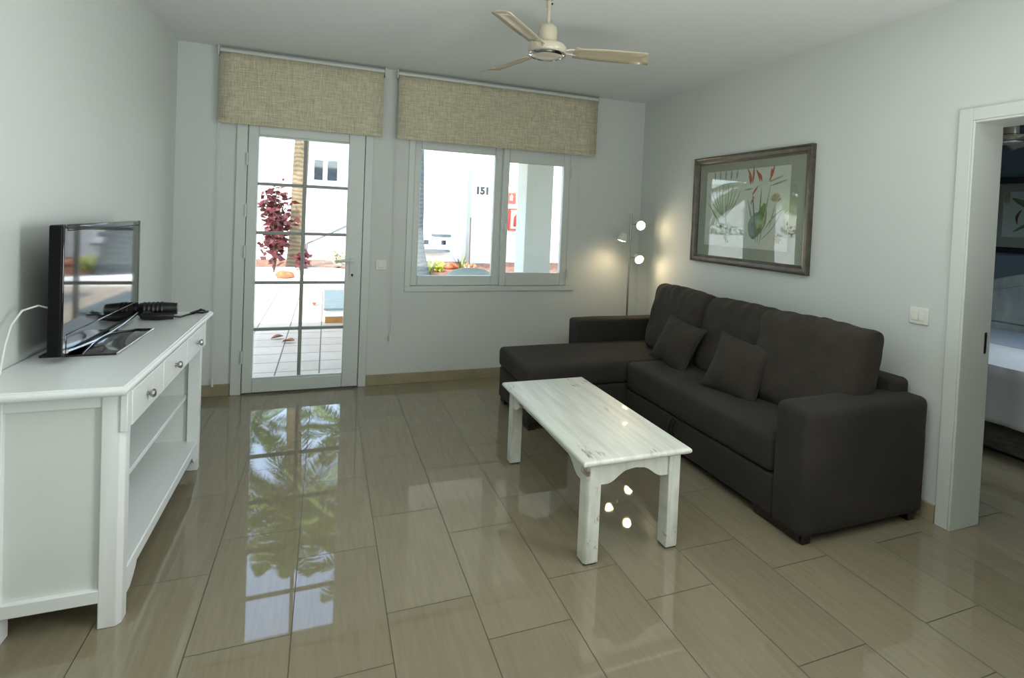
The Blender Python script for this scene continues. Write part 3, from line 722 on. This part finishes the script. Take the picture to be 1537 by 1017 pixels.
def art1(X, sgn):
    m = MB(); k = [0]
    def L(*a, **q): k[0] += 1; leafshape(m, X+sgn*.00003*k[0], *a, **q)
    def U(s, t): return (3.44-.81*s, 1.795-.56*t)     # s across the sheet from its left, t down
    L(U(.62, .88), U(.745, .44), .050, 0, bend=.015); L(U(.60, .86), U(.665, .55), .045, 1, bend=-.01)
    L(U(.66, .9), U(.55, .40), .008, 1); L(U(.66, .92), U(.60, .30), .006, 0); L(U(.68, .92), U(.70, .25), .006, 0); L(U(.70, .95), U(.80, .2), .006, 4)
    L(U(.70, .9), U(.92, .55), .004, 4, bend=.02); L(U(.74, .8), U(.95, .5), .005, 4, bend=-.02)
    for (a, b2) in (((.585, .17), (.53, .0)), ((.59, .19), (.60, -.03)), ((.57, .2), (.545, .08)), ((.68, .17), (.63, .02)), ((.70, .17), (.66, .06)), ((.78, .17), (.83, -.02)), ((.79, .15), (.80, .02))):
        L(U(*a), U(*b2), .009, 2, bend=.006)
    L(U(.60, .25), U(.50, .27), .007, 4); L(U(.78, .18), U(.93, .12), .007, 3); L(U(.8, .23), U(.97, .17), .006, 4); L(U(.60, .33), U(.66, .22), .008, 2)
    L(U(.62, .35), U(.58, .46), .006, 2)
    for i in range(9):
        a = -1.2+.3*i; L(U(.86, .42), (U(.86, .42)[0]-.05*math.sin(a), U(.86, .42)[1]+.06*math.cos(a)), .009, 3)
    L(U(.86, .44), U(.80, .75), .004, 4)
    for i in range(7):
        a = .9*i; L(U(.90, .86), (U(.90, .86)[0]-.03*math.sin(a), U(.90, .86)[1]+.035*math.cos(a)), .008, 3)
    for i in range(9):      # left plant, faint fan leaves and spikes
        L(U(.26, .62), U(.02+.055*i, .14+.03*abs(i-4)), .005, 4, bend=.02*(1 if i > 4 else -1))
    for i in range(6): L(U(.30, .95), U(.01+.06*i, .40+.1*i), .006, 0 if i % 2 else 4, bend=.02)
    for i in range(5): L(U(.12+.07*i, .12), U(.11+.075*i, .0), .009, 4)
    L(U(.30, .98), U(.27, .3), .006, 4)
    return m
picture('framed_picture', 'pewter-framed botanical print of orange bird-of-paradise flowers above the sofa', XR, 2.452, 3.578, 1.100, 1.910, .056, M['framewood'], (2.63, 3.44, 1.235, 1.795), art1)
def art2(X, sgn):
    m = MB(); k = [0]
    def L(*a, **q): k[0] += 1; leafshape(m, X+sgn*.00003*k[0], *a, **q)
    for i in range(9):
        a = -1.3+.32*i; L((3.17, 1.78), (3.17+.07*math.sin(a+PI/2), 1.78+.07*math.cos(a+PI/2)), .012, 3)
    L((3.15, 1.77), (2.9, 1.68), .03, 0, bend=.02); L((2.9, 1.68), (2.62, 1.63), .03, 0, bend=-.02)
    L((3.02, 1.66), (2.86, 1.56), .04, 5, bend=.02); L((3.13, 1.45), (2.72, 1.62), .022, 0, bend=-.03); L((3.07, 1.66), (3.10, 1.52), .012, 5, bend=.02)
    return m
picture('framed_picture', 'black-framed botanical print above the bed in the bedroom', 6.1, 2.30, 3.42, 1.245, 1.965, .056, M['frameblack'], (2.5, 3.22, 1.40, 1.83), art2)

# ------------------------------------------------------------------ bed
bed = thing('bed', 'double bed with white bedding beyond the bedroom doorway', 'bed', (5.0, 2.7, 0))
by0, by1 = 1.55, 3.45
obj('bed_base', MB().box(4.05, 6.0, by0, by1, .02, .30), M['weave'], bed, bevel=.02)
obj('mattress', rbox(4.03, 6.0, by0-.01, by1+.01, .29, .53, .05, (8, 10, 3), .004, 11), M['sheet'], bed, smooth=True)
vs = []; fs = []; nx, ny = 26, 60
for i in range(nx+1):
    for j in range(ny+1):
        y = by0-.02+(by1-by0+.04)*j/ny; s = i/nx
        fold = noise.noise(Vector((y*7, 0, 1)))*.6+.4*math.sin(y*38+2*noise.noise(Vector((y*5, 0, 0))))
        if s < .5:
            t = s/.5; z = .215+.34*t+.008*noise.noise(Vector((y*3, 5, 0))); x = 3.995+.014*fold*(1-t*.6)+.012*t
        else:
            t = (s-.5)/.5; x = 4.01+.85*t; z = .558+.03*math.sin(PI*t)*(.7+.3*noise.noise(Vector((x*4, y*4, 0))))-.012*t
        vs.append((x, y, z))
for i in range(nx):
    for j in range(ny): a = i*(ny+1)+j; fs.append((a, a+1, a+ny+2, a+ny+1))
m = MB().add(vs, fs); m.open = True
obj('duvet', m, M['duvet'], bed, smooth=True, solid=.02)
pts = [(by0-.03, .35), (by1+.02, .35), (by1+.02, .86)]
for i in range(21): pts.append((by1+.02-(by1-by0+.05)*i/20, .86+.27*math.sin(PI*i/20)**.8))
hb = obj('headboard', MB().prism(pts, 'x', 6.0, 6.06), M['headboard'], bed, bevel=.01)
pts = [(by0+.06+(by1-by0-.14)*i/24, .80+.24*math.sin(PI*i/24)**.8) for i in range(25)]
obj('headboard_moulding', MB().tube([(5.996, y, z) for y, z in pts], .012, 8).box(5.985, 6.0, by0, by1, .60, .64), M['headboard'], hb)

# ------------------------------------------------------------------ outside: porch, terrace, garden
struct('ground', MB().box(-40, 40, YB+WT, 60, -.35, -.03), M['sand'], label='pale sandy ground of the garden')
struct('terrace_paving', MB().box(-3.2, 6.4, YB+WT, 10.55, -.2, -.012), M['terrace'], label='pale tiled terrace outside the garden door')
struct('garden_path', MB().box(-9, 12, 10.55, 15.2, -.2, -.014), M['path'], label='white concrete path beyond the terrace')
struct('porch_roof', MB().box(.40, 6.3, YB+WT, 7.75, 2.55, 2.72), M['stuccogrey'], label='white porch roof outside the window')
o = obj('porch_column', MB().box(2.655, 3.07, 7.2, 7.6, -.02, 2.56), M['stuccogrey'], bevel=.01); tag(o, 'square white porch column outside the right window pane', 'column')
struct('house_parapet', MB().box(-3.5, 6.3, YF-.2, YB+WT, H+.2, H+.75), M['stucco'], label='roof parapet of the house')
# stone bench on the terrace
t = thing('terrace_bench', 'low grey-topped bench block on the terrace seen through the garden door', 'bench', (.32, 7.6, 0))
obj('bench_base', MB().box(.02, .75, 7.0, 8.55, -.013, .07), M['terracotta'], t)
obj('bench_wall', MB().box(.02, .75, 7.0, 8.55, .07, .15), M['stucco'], t)
obj('bench_slab', MB().box(.0, .77, 6.97, 8.58, .15, .185), M['slab'], t, bevel=.006)
# beds
def curve_front(x):
    return 12.35-1.55/(1+math.exp(-(x-.75)*3.0))+.25*math.cos(x*.9)
xs = [-6+.25*i for i in range(61)]
poly = [(x, curve_front(x)) for x in xs]+[(9, 15.0), (-6, 15.0)]
o = struct('planting_bed', MB().prism(poly, 'z', -.02, .07), M['gravel'], label='brown gravel planting bed in front of the white house')
b = MB().tube([(x, curve_front(x)-.05, .05) for x in xs], .085, 8)
struct('bed_curb', b, M['stucco'], smooth=True, label='white rounded kerb along the planting bed')
# house opposite
struct('wall_pier', MB().box(3.75, 4.75, 14.55, 15.0, -.1, 2.72), M['stuccogrey'], label='square pier carrying the house number across the garden')  # pier stands in shade; the greyer stucco colour carries it
b = MB().box(-2.6, 12, 15.0, 15.4, -.1, 3.35)
hs = struct('wall_garden_house', b, M['stucco'], label='sunlit white house wall across the garden')
t = thing('garden_window', 'dark two-pane window in the white house seen through the garden door', 'window', (.0, 15.0, 2.3))
b = MB().box(-.42, .30, 14.96, 15.0, 2.08, 2.15).box(-.42, .30, 14.96, 15.0, 2.66, 2.73).box(-.42, -.34, 14.96, 15.0, 2.15, 2.66).box(.22, .30, 14.96, 15.0, 2.15, 2.66).box(-.13, -.02, 14.96, 15.0, 2.15, 2.66)
obj('window_frame', b, M['stucco'], t)
obj('pane', MB().box(-.34, -.13, 14.985, 14.995, 2.15, 2.66), M['darkglass'], t); obj('pane', MB().box(-.02, .22, 14.985, 14.995, 2.15, 2.66), M['darkglass'], t)
# stair handrail
o = obj('handrail', MB().tube([(-.45, 14.6, .52), (.50, 14.6, 1.0), (.72, 14.6, 1.07), (.76, 14.6, 1.05), (.76, 14.6, .05)], .028, 8).tube([(-.45, 14.6, .52), (-.45, 14.6, .06)], .028, 8), M['rail'], smooth=True)
tag(o, 'sloping grey metal handrail in front of the white house', 'handrail')
t = thing('blue_tub', 'bright blue plastic bin beside the white house wall', 'bin', (.62, 13.9, .06))
obj('tub_body', MB().lathe([(.12, .0), (.15, .02), (.17, .42), (.16, .42), (.12, .03)], (.62, 13.9, .065), 20), M['bluepl'], t, smooth=True)
obj('tub_rim', MB().lathe([(.168, .40), (.185, .41), (.185, .44), (.165, .44)], (.62, 13.9, .065), 20), M['bluepl'], t, smooth=True)

# text helper: real lettering turned into a mesh
def text_mesh(body, size, loc, mat, parent, name, ext=.004):
    cu = bpy.data.curves.new(name, 'FONT'); cu.body = body; cu.size = size; cu.extrude = ext; cu.align_x = 'CENTER'; cu.align_y = 'CENTER'
    cu.offset = size*.06
    tmp = bpy.data.objects.new('tmp', cu); COL.objects.link(tmp)
    dg = bpy.context.evaluated_depsgraph_get(); dg.update()
    me = bpy.data.meshes.new_from_object(tmp.evaluated_get(dg)); me.name = name
    bpy.data.objects.remove(tmp)
    off = OFF.get(parent.name, Vector())
    me.transform(Matrix.Translation(Vector(loc)-off) @ Matrix.Rotation(PI/2, 4, 'X'))
    me.materials.clear(); me.materials.append(mat)
    o = bpy.data.objects.new(name, me); COL.objects.link(o); o.parent = parent; return o
t = thing('number_plaque', 'white house number plaque reading 151 on the pier across the garden', 'sign', (4.06, 14.55, 2.1))
obj('plaque', MB().box(3.83, 4.30, 14.53, 14.55, 1.92, 2.27), M['whitesign'], t, bevel=.004)
text_mesh('151', .27, (4.05, 14.526, 2.095), M['number'], t, 'house_number')
t = thing('meter_box', 'white utility meter box low on the white house wall', 'box', (2.75, 14.9, .6))
obj('box_body', MB().box(2.42, 3.18, 14.72, 15.0, .42, .78), M['whitesign'], t, bevel=.01)
obj('box_lid', MB().box(2.75, 3.24, 14.68, 15.0, .78, .84), M['slab'], t, bevel=.006)
for x in (2.50, 2.98): obj('meter_window', MB().box(x, x+.13, 14.712, 14.72, .56, .68), M['darkglass'], t)
obj('box_ledge', MB().box(2.35, 3.22, 14.66, 15.0, .36, .41), M['slab'], t)
t = thing('fire_sign', 'small red fire equipment sign above the hose box', 'sign', (4.95, 14.98, 2.0))
obj('sign_panel', MB().box(4.93, 5.20, 14.975, 14.998, 1.80, 2.12), M['redsign'], t, bevel=.003)
obj('sign_symbol', MB().box(5.02, 5.10, 14.969, 14.975, 1.90, 2.03).box(5.045, 5.075, 14.969, 14.975, 2.03, 2.07), M['whitesign'], t)
t = thing('fire_hose_box', 'glass-fronted red fire extinguisher cabinet on the white house wall', 'cabinet', (5.1, 14.9, 1.3))
obj('box_body', MB().box(4.98, 5.36, 14.84, 15.0, 1.02, 1.66), M['redsign'], t, bevel=.01)
obj('box_front', MB().box(5.02, 5.32, 14.832, 14.84, 1.07, 1.61), M['stuccogrey'], t)
obj('extinguisher', MB().lathe([(.05, 1.14), (.065, 1.16), (.065, 1.40), (.045, 1.45), (.02, 1.47), (.02, 1.5)], (5.17, 14.79, 0), 16), M['redsign'], t, smooth=True)
# plastic garden chair outside the window
gc = thing('garden_chair', 'pale plastic garden chair with rounded back just outside the window', 'chair', (1.33, 5.35, -.012))
vs = []; fs = []; n = 16
for j in range(9):
    for i in range(n+1):
        a = PI*i/n; x = 1.325-.25*math.cos(a); top = .70+.175*math.sin(a)**.6
        z = .42+(top-.42)*j/8; vs.append((x, 5.20-.07*math.sin(a)-.06*(j/8), z))
for j in range(8):
    for i in range(n): fs.append((j*(n+1)+i, j*(n+1)+i+1, (j+1)*(n+1)+i+1, (j+1)*(n+1)+i))
m = MB().add(vs, fs); m.open = True
obj('backrest', m, M['white_plastic'], gc, solid=.012, smooth=True)
obj('seat', MB().box(1.10, 1.55, 5.16, 5.60, .40, .43), M['white_plastic'], gc, bevel=.012)
for x in (1.12, 1.49):
    for y in (5.18, 5.54): obj('leg', MB().tube([(x+.02, y+.02, .40), (x+.02, y+.02, -.012)], [.025, .018], 8), M['white_plastic'], gc)

# ------------------------------------------------------------------ plants
def frond_vs(base, az, up, L, droop, seed, wl=.5):
    rnd = random.Random(seed); vs = []; fs = []; pts = []
    d = Vector((math.cos(az), math.sin(az), 0)); n = 16
    for i in range(n+1):
        s = i/n; pts.append(Vector(base)+d*(L*s*math.cos(up)*(1-.15*s))+Vector((0, 0, L*s*math.sin(up)-droop*s*s*L)))
    for i in range(n):
        a, c = pts[i], pts[i+1]; t = (c-a).normalized(); side = t.cross(Vector((0, 0, 1))).normalized()
        k = len(vs); vs += [a+side*.012, a-side*.012, c-side*.012, c+side*.012]; fs.append((k, k+1, k+2, k+3))
        if i < 1: continue
        for h in range(3):
            q = a.lerp(c, h/3.); l = wl*math.sin(PI*min(1, (i+h/3)/n*.9+.1))**.7
            for sg in (-1, 1):
                tip = q+side*sg*l*.75+t*l*.55+Vector((0, 0, -l*(.25+.25*rnd.random())))
                w = t*.022; k = len(vs); mid = q.lerp(tip, .5)+Vector((0, 0, .03))
                vs += [q-w*.5, q+w*.5, mid+w, mid-w, tip]; fs += [(k, k+1, k+2, k+3), (k+3, k+2, k+4)]
    return vs, fs
def palm(name, label, x, y, h, r, lean, nf, L, seed, bark, zb=.07, flare=1.5, group='palm trees in the garden'):
    t = thing(name, label, 'palm tree', (x, y, zb), group)
    pts = []; rs = []; rnd = random.Random(seed)
    for i in range(15):
        s = i/14; pts.append((x+lean[0]*s*s, y+lean[1]*s*s, zb-.03+h*s)); rs.append(r*(1+(flare-1)*math.exp(-s*h*2.2))*(1+.03*rnd.uniform(-1, 1)))
    obj('trunk', MB().tube(pts, rs, 20), bark, t, smooth=True)
    top = Vector(pts[-1]); b = MB(); b.open = True
    for k in range(nf):
        az = k*2.399+rnd.uniform(-.2, .2); lvl = k/nf
        vs, fs = frond_vs(top+Vector((0, 0, .1)), az, 1.15-1.25*lvl, L*rnd.uniform(.85, 1.1), .28+.35*lvl, seed*100+k)
        b.add(vs, fs)
    obj('crown', b, M['frond'], t)
    return t
palm('palm_tree', 'tall palm with slim tan trunk behind the garden door glazing bar', -.60, 12.9, 4.9, .15, (.12, 0), 34, 2.6, 1, M['bark'])
palm('palm_tree', 'thick shade-grey palm trunk at the left edge of the window', 1.66, 11.55, 5.2, .27, (-.1, .2), 34, 2.7, 2, M['barkshade'], flare=1.7)
palm('palm_tree', 'yellowish slim palm trunk beside the porch column', 4.02, 10.6, 4.8, .15, (.16, 0), 26, 2.3, 3, M['bark'], flare=1.4)
palm('palm_tree', 'palm far to the left of the garden', -4.6, 13.4, 4.0, .17, (.2, 0), 28, 2.4, 4, M['bark'], zb=-.02)
palm('palm_tree', 'short palm left of the terrace', -3.9, 9.6, 2.2, .2, (0, 0), 30, 1.9, 5, M['bark'], zb=-.02)

palm('palm_tree', 'palm rising behind the white house wall, left one', -2.4, 18.2, 5.0, .17, (.3, 0), 22, 2.7, 6, M['bark'], zb=-.02)
palm('palm_tree', 'palm rising behind the white house wall, right one', 1.2, 18.6, 5.5, .17, (-.3, 0), 22, 2.7, 7, M['bark'], zb=-.02)
def shrub(name, label, cat, x, y, z, h, rad, nleaf, size, mat, seed, shape='round', stem=True):
    t = thing(name, label, cat, (x, y, z)); rnd = random.Random(seed)
    b = MB(); b.open = True; tips = []
    sb = MB()
    for k in range(9):
        a = rnd.uniform(0, 2*PI); rr = rad*rnd.uniform(.2, .9)
        tip = Vector((x+rr*math.cos(a), y+rr*math.sin(a), z+h*rnd.uniform(.7, 1))); mid = Vector((x, y, z)).lerp(tip, .5)+Vector((rnd.uniform(-.05, .05), 0, .05))
        sb.tube([(x, y, z-.02), mid, tip], [.018, .012, .006], 6); tips.append((mid, tip))
    obj('branch', sb, M['stem'], t)
    for k in range(nleaf):
        mid, tip = rnd.choice(tips); s = rnd.random()**.7
        c = Vector((x, y, z+h*.15)).lerp(mid, min(1, s*2)) if s < .5 else mid.lerp(tip, (s-.5)*2)
        c = c+Vector((rnd.gauss(0, rad*.26), rnd.gauss(0, rad*.26), rnd.gauss(0, h*.06)))
        c.z = max(z+.05, c.z)
        d = Vector((rnd.gauss(0, 1), rnd.gauss(0, 1), rnd.gauss(-.1, .6))).normalized(); u = d.cross(Vector((rnd.gauss(0, 1), rnd.gauss(0, 1), 1))).normalized()
        l = size*rnd.uniform(.6, 1.2); w = l*.36
        i = len(b.v); b.add([c, c+d*l*.4+u*w, c+d*l, c+d*l*.4-u*w], [(0, 1, 2, 3)])
    obj('foliage', b, mat, t)
    return t
shrub('copperleaf_shrub', 'tall dark red leafed shrub seen through the left door panes', 'shrub', -.99, 11.95+.3, .07, 1.75, .34, 520, .17, M['leafred'], 5)
shrub('copperleaf_shrub', 'low reddish bush at the foot of the tall red shrub', 'shrub', -.48, 12.3, .07, .42, .2, 150, .13, M['leafred'], 6)
shrub('small_bush', 'small bright yellow-green bush in the gravel bed outside the window', 'bush', 2.42, 12.2, .07, .22, .17, 170, .12, M['leafyellow'], 8)
shrub('pale_bush', 'pale thin-leaved plant near the bench seen through the right door panes', 'plant', .28, 12.5, .07, .45, .2, 110, .14, M['leafpale'], 9)
def spiky(name, label, x, y, z, n, L, w, mat, seed, spread=1.0):
    t = thing(name, label, 'plant', (x, y, z)); rnd = random.Random(seed); b = MB(); b.open = True
    for k in range(n):
        a = rnd.uniform(0, 2*PI); el = rnd.uniform(.45, 1.35); l = L*rnd.uniform(.7, 1.1)
        d = Vector((math.cos(a)*math.cos(el)*spread, math.sin(a)*math.cos(el)*spread, math.sin(el))).normalized(); u = d.cross(Vector((0, 0, 1))).normalized()
        base = Vector((x, y, z-.01)); m_ = base+d*l*.45; tip = base+d*l+Vector((0, 0, -.06*l))
        b.add([base-u*w*.6, base+u*w*.6, m_+u*w, m_-u*w, tip], [(0, 1, 2, 3), (3, 2, 4)])
    obj('leaves', b, mat, t)
    obj('root_stock', MB().lathe([(.05, -.02), (.055, .02), (.02, .08)], (x, y, z), 10), M['stem'], t)
spiky('agave', 'yellow-green agave leaning beside the grey palm trunk', 2.08, 11.5, .07, 16, .50, .035, M['leafgreen'], 3)
spiky('spiky_plant', 'pale spiky plant at the right of the left window pane', 2.92, 11.35, .07, 22, .42, .02, M['leafpale'], 4)
spiky('spiky_plant', 'dark spiky plant by the pier across the garden', 3.05, 12.6, .07, 14, .55, .022, M['leafgreen'], 11)
spiky('agave', 'small agave under the far end of the window', 5.6, 12.2, .0, 14, .5, .03, M['leafgreen'], 12)
o = obj('tall_stake', MB().tube([(3.28, 12.7, .06), (3.27, 12.7, 1.35)], .014, 6), M['stem']); tag(o, 'thin brown plant stake in front of the pier', 'stake')
def rock(x, y, z, r, seed, label):
    vs = []; fs = []; n = 10
    b = MB()
    for i in range(7):
        for k in range(n):
            ph = PI*i/6; a = 2*PI*k/n; d = Vector((math.sin(ph)*math.cos(a), math.sin(ph)*math.sin(a), math.cos(ph)))
            q = 1+.35*noise.noise(d*1.7+Vector((seed, 0, 0))); vs.append(Vector((x, y, z))+Vector((d.x*r*1.4, d.y*r, d.z*r*.65))*q)
    for i in range(6):
        for k in range(n): fs.append((i*n+k, i*n+(k+1) % n, (i+1)*n+(k+1) % n, (i+1)*n+k))
    b.add(vs, fs); o = obj('lava_rock', b, M['rock'], smooth=True); return tag(o, label, 'rock', 'rust-coloured rocks in the gravel bed')
rock(2.86, 12.9, .13, .16, 1, 'rust-coloured rock behind the spiky plant in the gravel bed')
rock(3.40, 13.1, .12, .13, 5, 'smaller rust-coloured rock near the pier in the gravel bed')
rock(-.74, 11.72, .05, .13, 9, 'rust-coloured rock on the white kerb seen through the garden door')
def dead_leaf(x, y, rz, l, label):
    b = MB(); b.open = True; vs = []; fs = []
    for i in range(7):
        s = i/6; w = .3*l*math.sin(PI*s)**.8+.002
        for j in (-1, 0, 1): vs.append(((s-.5)*l, j*w, .014+(.03*l/.15)*abs(j)*math.sin(PI*s)+.02*s))
    for i in range(6):
        for j in range(2): a = i*3+j; fs.append((a, a+3, a+4, a+1))
    R_ = Matrix.Rotation(rz, 3, 'Z'); b.add([R_ @ Vector(v)+Vector((x, y, -.018)) for v in vs], fs)
    o = obj('dry_leaf', b, M['deadleaf']); return tag(o, label, 'leaf', 'dry leaves on the terrace')
dead_leaf(-.45, 6.22, .2, .13, 'thin dry leaf on the terrace, the left one behind the lower door pane')
dead_leaf(-.33, 6.02, -.5, .14, 'curled brown dry leaf in the middle of the lower left door pane')
dead_leaf(-.12, 8.35, 1.3, .12, 'small dry leaf on the terrace near the bench')

# distant garden to the left, seen in the picture glass
b = MB(); n = 24
pts = [(-13.5, -.1), (-13.5, 1.5)]+[(-10.3-3.2*math.cos(PI*i/n), 1.5+1.7*math.sin(PI*i/n)) for i in range(n+1)]+[(-7.1, -.1)]
struct('vault_house', b.prism(pts, 'y', 18.2, 24), M['stucco'], label='white vaulted bungalow at the left of the garden')
struct('garden_wall', MB().box(-20, -2.6, 15.6, 15.8, -.1, 1.1), M['stucco'], label='low white garden wall')
b = MB(); b.open = True; rnd = random.Random(4)
for k in range(2600):
    x = rnd.uniform(-19, -3); c = Vector((x, 17.0+max(-.7,min(.7,rnd.gauss(0, .3))), rnd.uniform(-.02, 1.35+.35*math.sin(x*1.3))))
    d = Vector((rnd.gauss(0, 1), rnd.gauss(0, 1), rnd.gauss(0, 1))).normalized(); u = d.cross(Vector((.3, .2, 1))).normalized(); l = rnd.uniform(.12, .26)
    b.add([c, c+d*l*.5+u*l*.3, c+d*l, c+d*l*.5-u*l*.3], [(0, 1, 2, 3)])
o = obj('hedge', b, M['hedge']); o['kind'] = 'stuff'; o['label'] = 'leafy hedge beyond the low garden wall'

# ------------------------------------------------------------------ light
wd = bpy.data.worlds.new('sky'); sc.world = wd; wd.use_nodes = True
nt = wd.node_tree; bg = nt.nodes['Background']
sky = nt.nodes.new('ShaderNodeTexSky'); sky.sky_type = 'NISHITA'; sky.sun_disc = False
sky.sun_elevation = math.radians(50); sky.sun_rotation = math.radians(200); sky.air_density = 1.0; sky.dust_density = .6; sky.ozone_density = 1.5
hs = nt.nodes.new('ShaderNodeHueSaturation'); hs.inputs['Saturation'].default_value = .72
nt.links.new(sky.outputs[0], hs.inputs['Color']); nt.links.new(hs.outputs[0], bg.inputs[0]); bg.inputs[1].default_value = .38
sun = bpy.data.lights.new('sun', 'SUN'); sun.energy = 2.8; sun.angle = math.radians(.6); sun.color = (1, .96, .90)
so = bpy.data.objects.new('sun', sun); COL.objects.link(so)
so.rotation_euler = Vector((0, 0, -1)).rotation_difference(Vector((.34, .62, -.80))).to_euler()
def area(name, loc, target, sx, sy, power, col, portal=False):
    L = bpy.data.lights.new(name, 'AREA'); L.shape = 'RECTANGLE'; L.size = sx; L.size_y = sy; L.energy = power; L.color = col
    o = bpy.data.objects.new(name, L); COL.objects.link(o); o.location = loc
    o.rotation_euler = (Vector(target)-Vector(loc)).to_track_quat('-Z', 'Y').to_euler()
    if portal: L.cycles.is_portal = True
    return o
area('door_portal', (-.16, YB+WT+.02, 1.0), (-.16, 0, 1.0), .8, 2.0, 1, (1, 1, 1), True)
area('window_portal', (1.35, YB+WT+.02, 1.4), (1.35, 0, 1.4), 1.45, 1.3, 1, (1, 1, 1), True)
bl = area('bedroom_fill', (4.3, .2, 2.2), (4.7, 2.4, .4), .8, .8, 3.6, (.78, .9, 1.0)); bl.data.spread = 1.3  # added fill to brighten the bed, no visible source
area('ceiling_fill', (.9, 1.0, 2.49), (.9, 1.0, 0), 2.4, 1.6, 5.5, (.96, 1, .98))  # unseen fill panel added under the ceiling, not a fitting
sl = area('side_fill', (2.6, .15, 1.3), (-1, 2.5, 1.1), .9, 1.4, 4.5, (.95, .99, 1))  # added out-of-view fill to lift the left wall
sl.data.spread = 1.5
ul = area('rear_upward_fill', (.9, -.7, .8), (.9, .6, 3), 2.2, 1.2, 15, (.98, 1, .98)); ul.data.spread = 2.2  # invented upward fill behind the camera, brightens the ceiling

# ------------------------------------------------------------------ camera
cd = bpy.data.cameras.new('camera'); cam = bpy.data.objects.new('camera', cd); COL.objects.link(cam); sc.camera = cam
f, cx, cy, ro, pi_, ya = 804.314, 796.834, 348.541, -.04296007, -.02480301, -.36469369
Rz = Matrix.Rotation(ya, 3, 'Z'); Rx = Matrix.Rotation(pi_, 3, 'X'); Ry = Matrix.Rotation(ro, 3, 'Y')
R = Rz @ Rx @ Ry
right, fwd, up = R @ Vector((1, 0, 0)), R @ Vector((0, 1, 0)), R @ Vector((0, 0, 1))
mw = Matrix((( right.x, up.x, -fwd.x, 0), (right.y, up.y, -fwd.y, 0), (right.z, up.z, -fwd.z, 1.3747), (0, 0, 0, 1)))
cam.matrix_world = mw
cd.sensor_fit = 'HORIZONTAL'; cd.sensor_width = 36; cd.lens = f/1537*36
cd.shift_x = (768.5-cx)/1537; cd.shift_y = -(508.5-cy)/1537
cd.clip_start = .05; cd.clip_end = 300

# ------------------------------------------------------------------ look
sc.view_settings.view_transform = 'Standard'; sc.view_settings.look = 'None'
sc.view_settings.exposure = 1.85; sc.view_settings.gamma = 1
cy_ = sc.cycles
cy_.use_denoising = True
try: cy_.denoiser = 'OPENIMAGEDENOISE'
except Exception: pass
cy_.max_bounces = 10; cy_.diffuse_bounces = 5; cy_.glossy_bounces = 4; cy_.transparent_max_bounces = 12
cy_.sample_clamp_indirect = 6; cy_.caustics_reflective = False; cy_.caustics_refractive = False
